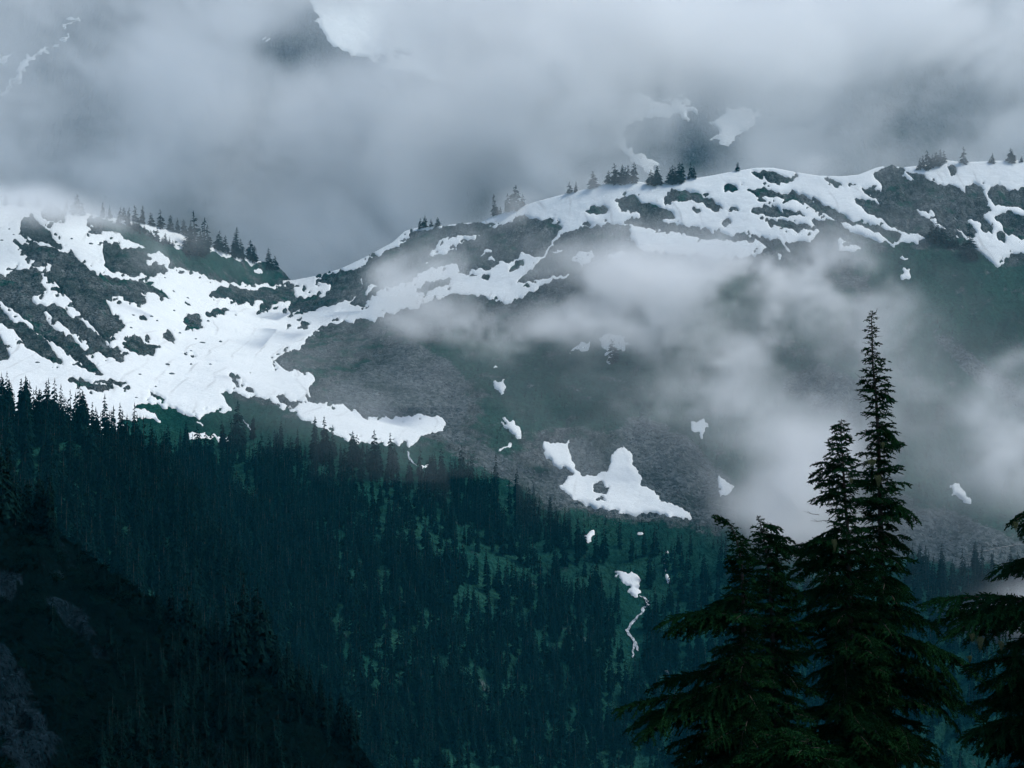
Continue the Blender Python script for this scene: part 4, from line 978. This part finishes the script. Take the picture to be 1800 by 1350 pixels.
# ------------------------------------------------------------------ the near conifers
def bough(seed, L, droop):
    """one bough: woody axis, side branchlets in a flat fan, short twigs set with needles"""
    r = random.Random(seed); mb = MB()
    def axis(t): return Vector((t * L, 0.06 * L * math.sin(3 * t + seed), L * (0.10 * math.sin(2.2 * t) - droop * t * t)))
    ts = [k / 8 for k in range(9)]
    mb.tube([axis(t) for t in ts], [.018 * L * (1 - .9 * t) + .003 for t in ts], 4, 0)
    def twig(p, d, ln, wd):
        d = d.normalized(); u = d.orthogonal().normalized(); w = d.cross(u)
        a0 = r.uniform(0, 3.14)
        for k in range(2):
            s_ = (u * math.cos(a0 + k * 1.57) + w * math.sin(a0 + k * 1.57)) * wd
            i0 = mb.vert(*p); i1 = mb.vert(*(p + d * ln * .45 + s_)); i2 = mb.vert(*(p + d * ln)); i3 = mb.vert(*(p + d * ln * .4 - s_))
            mb.tri(i0, i1, i2, 1); mb.tri(i0, i2, i3, 1)
    nb = max(5, int(L / .075))
    for k in range(nb):
        t = 0.10 + 0.9 * (k + r.uniform(-.3, .3)) / nb; t = min(max(t, .05), 1)
        for sd in (-1, 1):
            if r.random() < .1: continue
            p0 = axis(t)
            ang = sd * math.radians(r.uniform(34, 74))
            ln = (L * .34 * (1 - t) ** .6 * min(1, (t + .12) / .3) + .09) * r.choice((r.uniform(.3, .7), r.uniform(.7, 1.1), r.uniform(.9, 1.45)))
            dr = r.uniform(.1, .6)
            d0 = Vector((math.cos(ang), math.sin(ang), 0))
            n = max(2, int(ln / .055))
            prev = p0
            for q in range(n):
                f = (q + 1) / n
                p = p0 + d0 * ln * f + Vector((r.uniform(-.012, .012), r.uniform(-.012, .012), .06 * ln - dr * ln * f * f + r.uniform(-.012, .012)))
                dd = (p - prev)
                if dd.length < 1e-4: dd = d0
                twig(prev, dd + Vector((0, 0, -.01)), dd.length * 1.5, .018)
                for s2 in (-1, 1):
                    perp = Vector((-dd.y, dd.x, 0)).normalized() * s2
                    twig(p, dd.normalized() * .8 + perp * r.uniform(.5, 1.0) + Vector((0, 0, r.uniform(-.55, .15))), r.uniform(.06, .125) * (1.1 - .35 * f), r.uniform(.013, .022))
                prev = p
    for k in range(max(4, int(L / .06))):
        t = r.uniform(.1, 1); p = axis(t)
        twig(p, Vector((.7, r.uniform(-.6, .6), r.uniform(-.2, .7))), r.uniform(.07, .13), .018)
    twig(axis(1), axis(1) - axis(.9), .14, .02)
    return mb.mesh("bough", [M["bark"], M["needles"]])
CLASSES = [(.35, 6), (.8, 6), (1.5, 6), (2.8, 5)]
BOUGHS = [(L, [bough(1000 + 37 * i_ + k, L, (.10, .22, .16, .30, .05, .26)[k % 6]) for k in range(n_)]) for i_, (L, n_) in enumerate(CLASSES)]

def lichen_mesh(seed):
    r = random.Random(seed); mb = MB()
    for _ in range(70):
        x, y = r.gauss(0, .22), r.gauss(0, .12); z0 = r.uniform(-.25, .05); ln = r.uniform(.35, 1.0) * (1 - min(.7, abs(x)))
        w = r.uniform(.015, .04); b_ = r.uniform(-.12, .12)
        a = [mb.vert(x - w, y, z0), mb.vert(x + w, y + .02, z0), mb.vert(x + b_ + w, y, z0 - ln * .6), mb.vert(x + b_ - w, y, z0 - ln * .5), mb.vert(x + b_ * .5, y, z0 - ln)]
        mb.tri(a[0], a[1], a[2]); mb.tri(a[0], a[2], a[3]); mb.tri(a[3], a[2], a[4])
    return mb.mesh("lichen", [M["lichen"]])
lichens = [lichen_mesh(s_) for s_ in range(3)]

def hero(label, D, trunk, left, right, explicit=(), lichen=(), dead=(), n=250, low=1480, seed=1, r0=.28, group="near conifers", taper=1.0):
    r = random.Random(seed)
    k_ = D / F
    bx, by = trunk[-1]
    bw = at(bx, by, D); bw.z = float(knoll_z(bw.x, D)) - .3
    root = bpy.data.objects.new("conifer", None); root.location = bw
    link(root); tag(root, label, "tree", group)
    P = [at(x, y, D) - bw for x, y in trunk]; P.append(Vector((0, 0, 0)))
    H = P[0].z
    mb = MB(); dense = []
    for a, b_ in zip(P[:-1], P[1:]):
        for q in range(3): dense.append(a.lerp(b_, q / 3))
    dense.append(P[-1])
    mb.tube(dense, [.012 + (r0 - .012) * ((H - p.z) / H) ** taper for p in dense], 8, 0)
    link(bpy.data.objects.new("trunk", mb.mesh("trunk", [M["bark"]], True)), root)
    ty = np.array([p[1] for p in trunk]); tx = np.array([p[0] for p in trunk])
    def trunk_at(py): return at(float(np.interp(py, ty, tx)), py, D) - bw
    lf, rf = line_fn([(a, b_) for a, b_ in left]), line_fn([(a, b_) for a, b_ in right])
    def put(p, az, pitch, L, roll=0.0):
        best = min(BOUGHS, key=lambda c: abs(math.log(c[0] / max(L, .05))))
        o = bpy.data.objects.new("bough", r.choice(best[1]))
        s_ = L / best[0]
        o.location = p; o.scale = (s_, s_, s_)
        o.rotation_euler = (Matrix.Rotation(az, 3, 'Z') @ Matrix.Rotation(-pitch, 3, 'Y') @ Matrix.Rotation(roll, 3, 'X')).to_euler()
        link(o, root)
    top = trunk[0][1]
    az = r.uniform(0, 6.28)
    for q in range(n):
        t = ((q + .5) / n) ** 1.12
        py = top + 3 + (low - top) * t
        az += 2.39996 + r.uniform(-.3, .3)
        wr = (1 + math.cos(az)) / 2
        L = (float(rf(py)) * wr + float(lf(py)) * (1 - wr)) * k_ * r.choice((r.uniform(.35, .7), r.uniform(.7, 1.15), r.uniform(.75, 1.2)))
        L = max(L, .10)
        pit = math.radians(18 - 26 * min(1, t * 1.6) + r.uniform(-10, 10))
        put(trunk_at(py - 0.10 * L / k_), az, pit + r.uniform(-.08, .14), L, r.uniform(-.3, .3))
    for y0, x1, y1 in explicit:
        a = trunk_at(y0); b_ = at(x1, y1, D) - bw
        v = b_ - a; fwd = r.uniform(-.25, .25) * v.length
        v.y += fwd
        L = v.length; az_ = math.atan2(v.y, v.x)
        put(a, az_, math.atan2(v.z, math.hypot(v.x, v.y)) + .12, L, r.uniform(-.15, .15))
        put(a + v * .12, az_ + .28, math.atan2(v.z, math.hypot(v.x, v.y)) + .05, L * .8, .1)
        put(a + v * .1, az_ - .3, math.atan2(v.z, math.hypot(v.x, v.y)) - .02, L * .72, -.1)
    for x, y, w, h in lichen:
        o = bpy.data.objects.new("lichen", r.choice(lichens))
        o.location = at(x, y - h * .4, D - .9) - bw; o.scale = (w * k_ * 1.2, w * k_ * 1.2, h * k_ * .9); link(o, root)
    for x0, y0, x1, y1 in dead:
        a = at(x0, y0, D) - bw; b_ = at(x1, y1, D) - bw
        mb = MB(); mid = a.lerp(b_, .5) + Vector((0, r.uniform(-.05, .05), -.03))
        mb.tube([a, mid, b_], [.012, .008, .003], 4, 0)
        mb.tube([mid, mid.lerp(b_, .5) + Vector((0, .05, .05))], [.006, .002], 3, 0)
        link(bpy.data.objects.new("dead_branch", mb.mesh("dead_branch", [M["bark"]])), root)
    return root

hero("tall narrow dark conifer with a thin bare twigged spire", 52, [(1534, 546), (1532, 560), (1533, 590), (1534, 640), (1540, 700), (1545, 800), (1550, 1000), (1552, 1400)],
     [(546, 5), (560, 10), (600, 16), (620, 22), (640, 16), (660, 22), (700, 32), (740, 34), (780, 48), (830, 48), (900, 62), (1000, 85), (1100, 100), (1200, 100), (1480, 130)],
     [(546, 5), (560, 9), (600, 18), (625, 14), (650, 32), (700, 30), (760, 40), (800, 45), (860, 48), (900, 60), (960, 52), (1000, 54), (1050, 62), (1100, 80), (1140, 80), (1200, 95), (1300, 115), (1480, 140)],
     [(880, 1619, 918), (945, 1604, 972), (1070, 1648, 1105), (1120, 1728, 1196), (1150, 1700, 1230), (1200, 1720, 1270), (745, 1585, 790), (690, 1572, 702), (1010, 1606, 1045), (1060, 1440, 1100), (1150, 1460, 1190)],
     [(1531, 814, 14, 16), (1544, 846, 9, 26), (1552, 783, 6, 14), (1537, 1335, 8, 18)],
     [(1534, 576, 1520, 575), (1534, 590, 1552, 591), (1534, 583, 1548, 582), (1532, 604, 1514, 601), (1530, 622, 1512, 621), (1520, 668, 1503, 656), (1522, 700, 1502, 702), (1538, 552, 1543, 541), (1532, 550, 1525, 549), (1540, 560, 1546, 558)],
     n=290, seed=3)
hero("shorter second spire pressed against the tall narrow conifer", 50.5, [(1479, 737), (1478, 760), (1481, 800), (1485, 870), (1492, 960), (1498, 1400)],
     [(737, 4), (760, 16), (780, 26), (830, 50), (860, 54), (880, 58), (910, 42), (935, 54), (960, 64), (985, 95), (1010, 92), (1060, 110), (1150, 120), (1480, 140)],
     [(737, 4), (755, 18), (800, 24), (850, 32), (900, 44), (1000, 64), (1480, 110)],
     [(820, 1430, 838), (850, 1426, 852), (868, 1424, 886), (925, 1424, 965), (958, 1372, 986), (985, 1384, 1010), (1020, 1400, 1065), (1070, 1395, 1110), (745, 1462, 752)],
     [(1496, 846, 6, 14), (1467, 958, 7, 24)], [(1440, 850, 1424, 838), (1440, 905, 1412, 898), (1445, 880, 1418, 886), (1450, 915, 1425, 915)], n=240, seed=5)
hero("dark conifer whose top bends sharply to the left", 47, [(1259, 909), (1272, 912), (1284, 922), (1292, 940), (1299, 965), (1304, 1000), (1307, 1080), (1310, 1400)],
     [(909, 4), (925, 9), (945, 14), (965, 28), (985, 26), (1010, 22), (1035, 24), (1060, 48), (1075, 60), (1090, 66), (1130, 50), (1165, 62), (1190, 78), (1230, 100), (1270, 120), (1480, 140)],
     [(909, 3), (925, 8), (945, 18), (975, 30), (1000, 28), (1100, 42), (1480, 90)],
     [(926, 1257, 905), (1078, 1156, 1104), (1055, 1236, 1070), (1090, 1190, 1112), (1165, 1236, 1184), (1185, 1144, 1216), (1200, 1170, 1240), (1235, 1082, 1268), (1250, 1110, 1285), (1290, 1170, 1325), (1135, 1255, 1150)],
     [], [(1290, 1290, 1240, 1300)], n=240, seed=8)
hero("dark conifer with a feathery pointed top beside the bent one", 49, [(1331, 906), (1336, 918), (1340, 935), (1345, 960), (1352, 1010), (1358, 1100), (1362, 1400)],
     [(906, 2), (925, 8), (932, 16), (955, 22), (1000, 30), (1100, 52), (1480, 90)],
     [(906, 3), (920, 10), (935, 28), (955, 44), (968, 48), (990, 40), (1030, 60), (1100, 62), (1480, 110)],
     [(922, 1372, 933), (940, 1393, 958), (955, 1396, 972), (1020, 1410, 1060), (1100, 1430, 1130)], [], [(1338, 922, 1355, 918)], n=220, seed=11)
hero("lichen hung conifer reaching in with long level boughs", 45, [(1868, 800), (1868, 900), (1870, 1100), (1872, 1400)],
     [(800, 10), (860, 30), (900, 50), (1000, 60), (1100, 80), (1180, 100), (1210, 150), (1480, 190)],
     [(800, 10), (900, 90), (1000, 120), (1200, 180), (1480, 200)],
     [(885, 1772, 936), (905, 1778, 915), (975, 1742, 1016), (985, 1770, 1005), (1068, 1634, 1108), (1062, 1680, 1092), (1075, 1700, 1120), (1080, 1655, 1112), (1160, 1692, 1206), (1185, 1720, 1225), (1225, 1700, 1262), (1260, 1690, 1318), (1300, 1710, 1340), (1110, 1740, 1150)],
     [(1723, 1130, 12, 26), (1709, 1121, 8, 20), (1705, 1158, 7, 14), (1785, 925, 8, 20), (1760, 1135, 8, 20)], [], n=140, seed=14, r0=.34)
hero("low bright green young conifer before the dark trunks", 38, [(1420, 1298), (1418, 1330), (1415, 1400)],
     [(1298, 4), (1310, 40), (1325, 80), (1350, 110), (1480, 150)], [(1298, 4), (1312, 30), (1330, 60), (1480, 130)],
     [(1306, 1338, 1326), (1315, 1350, 1345)], [], [], n=90, seed=17, low=1520, r0=.14)

# ------------------------------------------------------------------ mist banks
def vol_mat(name, color, aniso):
    m = bpy.data.materials.new(name); m.use_nodes = True
    nt = m.node_tree; nt.nodes.clear()
    out = nt.nodes.new("ShaderNodeOutputMaterial")
    v = nt.nodes.new("ShaderNodeVolumePrincipled")
    v.inputs["Color"].default_value = (*color, 1)
    v.inputs["Density"].default_value = 1.0
    v.inputs["Anisotropy"].default_value = aniso
    nt.links.new(v.outputs[0], out.inputs["Volume"])
    return m, v
M["mist"], _v = vol_mat("mist", (0.995, 0.998, 1.0), 0.3)

def mist_volume(name, lo, hi, vox, fn, label):
    """a volume whose density is worked out on a grid of points and handed to a Volume Cube node"""
    lo, hi = np.array(lo, float), np.array(hi, float)
    res = np.maximum(4, np.round((hi - lo) / vox).astype(int))
    ax = [np.linspace(lo[k], hi[k], res[k]) for k in range(3)]
    X, Y, Z = np.meshgrid(*ax, indexing='ij')
    d = fn(X, Y, Z).astype(np.float32)
    for k in range(3):                                    # closed to nothing at the walls
        sl = [slice(None)] * 3
        for e in (0, -1): sl[k] = e; d[tuple(sl)] = 0
    d[d < 2e-5] = 0
    me = bpy.data.meshes.new(name)
    me.vertices.add(d.size)
    at_ = me.attributes.new("dens", 'FLOAT', 'POINT'); at_.data.foreach_set("value", d.ravel())
    me.materials.append(M["mist"])
    o = link(bpy.data.objects.new(name, me))
    ng = bpy.data.node_groups.new(name, 'GeometryNodeTree')
    ng.interface.new_socket("Geometry", in_out='INPUT', socket_type='NodeSocketGeometry')
    ng.interface.new_socket("Geometry", in_out='OUTPUT', socket_type='NodeSocketGeometry')
    nn, ll = ng.nodes, ng.links
    gi, go = nn.new("NodeGroupInput"), nn.new("NodeGroupOutput")
    vc = nn.new("GeometryNodeVolumeCube")
    vc.inputs["Min"].default_value = lo; vc.inputs["Max"].default_value = hi
    for k, a in enumerate("XYZ"): vc.inputs["Resolution " + a].default_value = int(res[k])
    pos = nn.new("GeometryNodeInputPosition")
    sp = nn.new("ShaderNodeSeparateXYZ"); ll.new(pos.outputs[0], sp.inputs[0])
    idx = None
    def mm(op, a, b):
        m = nn.new("ShaderNodeMath"); m.operation = op
        for v, s in ((a, m.inputs[0]), (b, m.inputs[1])):
            if isinstance(v, (int, float)): s.default_value = v
            else: ll.new(v, s)
        return m.outputs[0]
    stride = (res[1] * res[2], res[2], 1)
    for k in range(3):
        t = mm('DIVIDE', mm('SUBTRACT', sp.outputs[k], float(lo[k])), float((hi[k] - lo[k]) / (res[k] - 1)))
        t = mm('MINIMUM', mm('MAXIMUM', mm('ROUND', t, 0.0), 0.0), float(res[k] - 1))
        fi = nn.new("FunctionNodeFloatToInt"); ll.new(t, fi.inputs[0])
        im = nn.new("FunctionNodeIntegerMath"); im.operation = 'MULTIPLY_ADD'
        ll.new(fi.outputs[0], im.inputs[0]); im.inputs[1].default_value = int(stride[k])
        if idx is None: im.inputs[2].default_value = 0
        else: ll.new(idx, im.inputs[2])
        idx = im.outputs[0]
    na = nn.new("GeometryNodeInputNamedAttribute"); na.data_type = 'FLOAT'; na.inputs["Name"].default_value = "dens"
    si = nn.new("GeometryNodeSampleIndex"); si.data_type = 'FLOAT'; si.domain = 'POINT'
    ll.new(gi.outputs[0], si.inputs["Geometry"]); ll.new(na.outputs[0], si.inputs["Value"]); ll.new(idx, si.inputs["Index"])
    ll.new(si.outputs[0], vc.inputs["Density"])
    sm = nn.new("GeometryNodeSetMaterial"); sm.inputs["Material"].default_value = M["mist"]
    ll.new(vc.outputs[0], sm.inputs[0]); ll.new(sm.outputs[0], go.inputs[0])
    md = o.modifiers.new("volume", 'NODES'); md.node_group = ng
    return tag(o, label, "mist", kind="stuff")

def proj(X, Y, Z):
    return CX + X / Y * F, CY - Z / Y * F

class Field:
    """optical depth laid over the hillside as soft puffs"""
    def __init__(s, puffs, base=0.0):
        s.m = Mask(-420, 2220, -420, 1420); s.m.a[:] = base
        H, W = s.m.a.shape
        yy = (np.arange(H) + s.m.y0 + .5)[:, None]; xx = (np.arange(W) + s.m.x0 + .5)[None]
        for x, y, rx, ry, t in puffs:
            s.m.a += (t * np.exp(-((xx - x) / rx) ** 2) * np.exp(-((yy - y) / ry) ** 2)).astype(np.float32)
        s.m.a = np.maximum(s.m.a, 0)
    def __call__(s, px, py): return s.m(px, py)

FRONT = Field([
 (740, 560, 60, 38, .8), (810, 570, 80, 40, 0.9), (900, 570, 90, 42, 1.0), (1000, 570, 90, 60, 0.9), (680, 480, 50, 40, 0.8), (760, 430, 70, 35, 0.4), (790, 460, 60, 40, 0.4),
 (1000, 470, 90, 45, 0.5), (1080, 540, 100, 60, 1.2), (1180, 490, 110, 50, 1.4), (1300, 500, 110, 55, 1.6), (1400, 500, 100, 55, 1.5), (1500, 480, 70, 55, 1.0), (1380, 590, 100, 60, 1.3),
 (1480, 580, 70, 70, 1.3), (1150, 620, 100, 60, 1.2), (1080, 610, 45, 35, -1.0), (1040, 690, 60, 30, .3), (1060, 300, 60, 35, .8), (1160, 290, 60, 35, .7), (900, 345, 40, 35, .8), (1430, 255, 60, 35, .5), (1700, 265, 120, 30, .3), (350, 410, 70, 40, .35), (1240, 650, 80, 55, 1.1), (1320, 640, 60, 50, 0.8), (1180, 700, 110, 40, 0.6), (1300, 740, 90, 60, 0.9),
 (1370, 780, 70, 60, 1.2), (1420, 850, 60, 80, 1.4), (1370, 900, 70, 60, 1.2), (1420, 930, 80, 40, 0.8), (1460, 780, 50, 60, .7), (1580, 600, 60, 90, 0.17), (1620, 520, 60, 90, 0.15), (1620, 680, 90, 70, 0.23), (1500, 720, 90, 60, 0.23),
 (1760, 740, 55, 70, 1.5), (1800, 800, 50, 60, 1.3), (1740, 820, 60, 50, .7), (1850, 740, 90, 120, 1.2), (1770, 650, 60, 40, .5), (1770, 1060, 70, 28, .3), (1720, 1075, 50, 30, .15), (1850, 1060, 90, 35, .6),
 (1640, 800, 60, 70, 0.15), (1250, 420, 200, 60, .18), (800, 640, 220, 80, .34), (870, 640, 110, 50, .5), (1000, 680, 120, 40, .3), (1690, 540, 120, 90, .1), (900, 740, 330, 90, .16), (1660, 620, 220, 220, .14), (1390, 515, 100, 50, 1.6), (1260, 480, 90, 35, .5), (1770, 770, 60, 70, .7), (40, 338, 140, 30, 1.3), (200, 352, 60, 26, .5), (-150, 345, 130, 40, 1.3), (690, 470, 55, 45, .6), (1130, 395, 70, 30, .5), (1400, 520, 60, 40, .8), (1330, 560, 60, 30, .6), (420, 480, 60, 30, .2)])
VEIL = Field([(900, 690, 330, 120, .14), (1300, 640, 350, 200, .16), (1680, 620, 230, 260, .20), (250, 480, 260, 90, .06)])
def front_density(X, Y, Z):
    px, py = proj(X, Y, Z)
    Ds = D_MAIN(px, np.maximum(py, CREST(px)))
    gap = (Y - (Ds - 75)) / 55.0
    qx = fbm(X, Y * .3, Z, 55, 4, 117) * 70; qy = fbm(X, Y * .3, Z, 55, 4, 119) * 55
    tau = FRONT(px + qx, py + qy) * 1.35
    wx = fbm(X, Y * .4, Z, 60, 3, 111) * 40; wz = fbm(X, Y * .4, Z, 60, 3, 115) * 40
    n1 = fbm(X * .85 + wx, Y * .4, Z + wz, 85, 6, 104, .70)
    n = np.clip(0.68 + 4.0 * n1, 0.06, 3.0)
    up = np.clip((py - CREST(px)) / 50 + 1, 0, 1)
    return (tau * n + .4 * VEIL(px, py)) / (55 * 1.77) * np.exp(-gap ** 2) * up
mist_volume("mist", (-560, 880, -190), (560, 1620, 230), 5.4, front_density, "pale mist drifting across the slope below the ridge")

BACK = Field([
 (60, 250, 130, 110, 1.6), (120, 330, 160, 60, 1.6), (100, 325, 110, 40, 1.6), (220, 140, 80, 70, .5), (350, 60, 90, 90, 1.6), (330, 200, 70, 120, 1.2), (220, 150, 80, 80, -.8), (560, 250, 160, 100, 1.2), (700, 180, 150, 60, 1.2), (640, 330, 160, 80, .4),
 (530, 65, 115, 60, -.95), (440, 20, 60, 30, .8), (700, 60, 120, 60, .5), (970, 130, 150, 100, 2.6), (1030, 40, 220, 70, 2.4), (900, 250, 140, 60, 1.1), (835, 350, 65, 45, -1.0), (800, 270, 60, 50, -.3),
 (940, 300, 60, 40, .8), (1120, 250, 60, 60, .2), (1240, 250, 60, 65, -1.0), (1160, 145, 60, 25, -.5), (1350, 240, 70, 60, .9), (1300, 50, 170, 60, 1.8), (1500, 40, 200, 55, 1.6), (1450, 130, 120, 50, .4),
 (1600, 150, 150, 60, -.4), (1720, 230, 90, 30, .8), (1760, 60, 120, 60, .7), (1480, 270, 120, 40, .5), (560, 390, 150, 80, .8), (700, 380, 80, 60, .5), (250, 340, 60, 30, -.3), (1650, 280, 200, 40, -.2), (1030, 200, 60, 60, .8), (800, 55, 80, 45, -1.0), (660, 40, 60, 50, -.8)], .9)
def back_density(X, Y, Z):
    px, py = proj(X, Y, Z)
    qx = fbm(X, Y * .2, Z, 110, 4, 147) * 95; qy = fbm(X, Y * .2, Z, 110, 4, 149) * 75
    tau = BACK(px + qx, py + qy) * 1.85
    wx = fbm(X, Y * .3, Z, 120, 3, 141) * 90; wz = fbm(X, Y * .3, Z, 120, 3, 145) * 90
    n1 = fbm(X * .8 + wx, Y * .25, Z + wz, 120, 6, 131, .70)
    n = np.clip(0.80 + 3.9 * n1, 0.15, 3.2)
    w = 185.0
    return tau / (w * 1.77) * np.exp(-((Y - 2140 - 40 * np.sin(X / 300)) / w) ** 2) * n
mist_volume("cloud", (-1000, 1730, -60), (1000, 2600, 640), 9.0, back_density, "low grey cloud filling the gap between the ridge and the mountain wall")

# ------------------------------------------------------------------ thin blue air
hz = bpy.data.meshes.new("haze")
a, b = Vector((-2200, -300, -400)), Vector((2200, 4600, 1500))
vs = [(x, y, z) for x in (a.x, b.x) for y in (a.y, b.y) for z in (a.z, b.z)]
hz.from_pydata(vs, [], [(0, 1, 3, 2), (4, 6, 7, 5), (0, 4, 5, 1), (2, 3, 7, 6), (0, 2, 6, 4), (1, 5, 7, 3)])
mh, vh = vol_mat("haze", (0.06, 0.66, 0.95), 0.0)
vh.inputs["Density"].default_value = 4.3e-5
hz.materials.append(mh)
haze = link(bpy.data.objects.new("haze", hz))
tag(haze, "thin blue air filling the valley", "haze", kind="stuff")
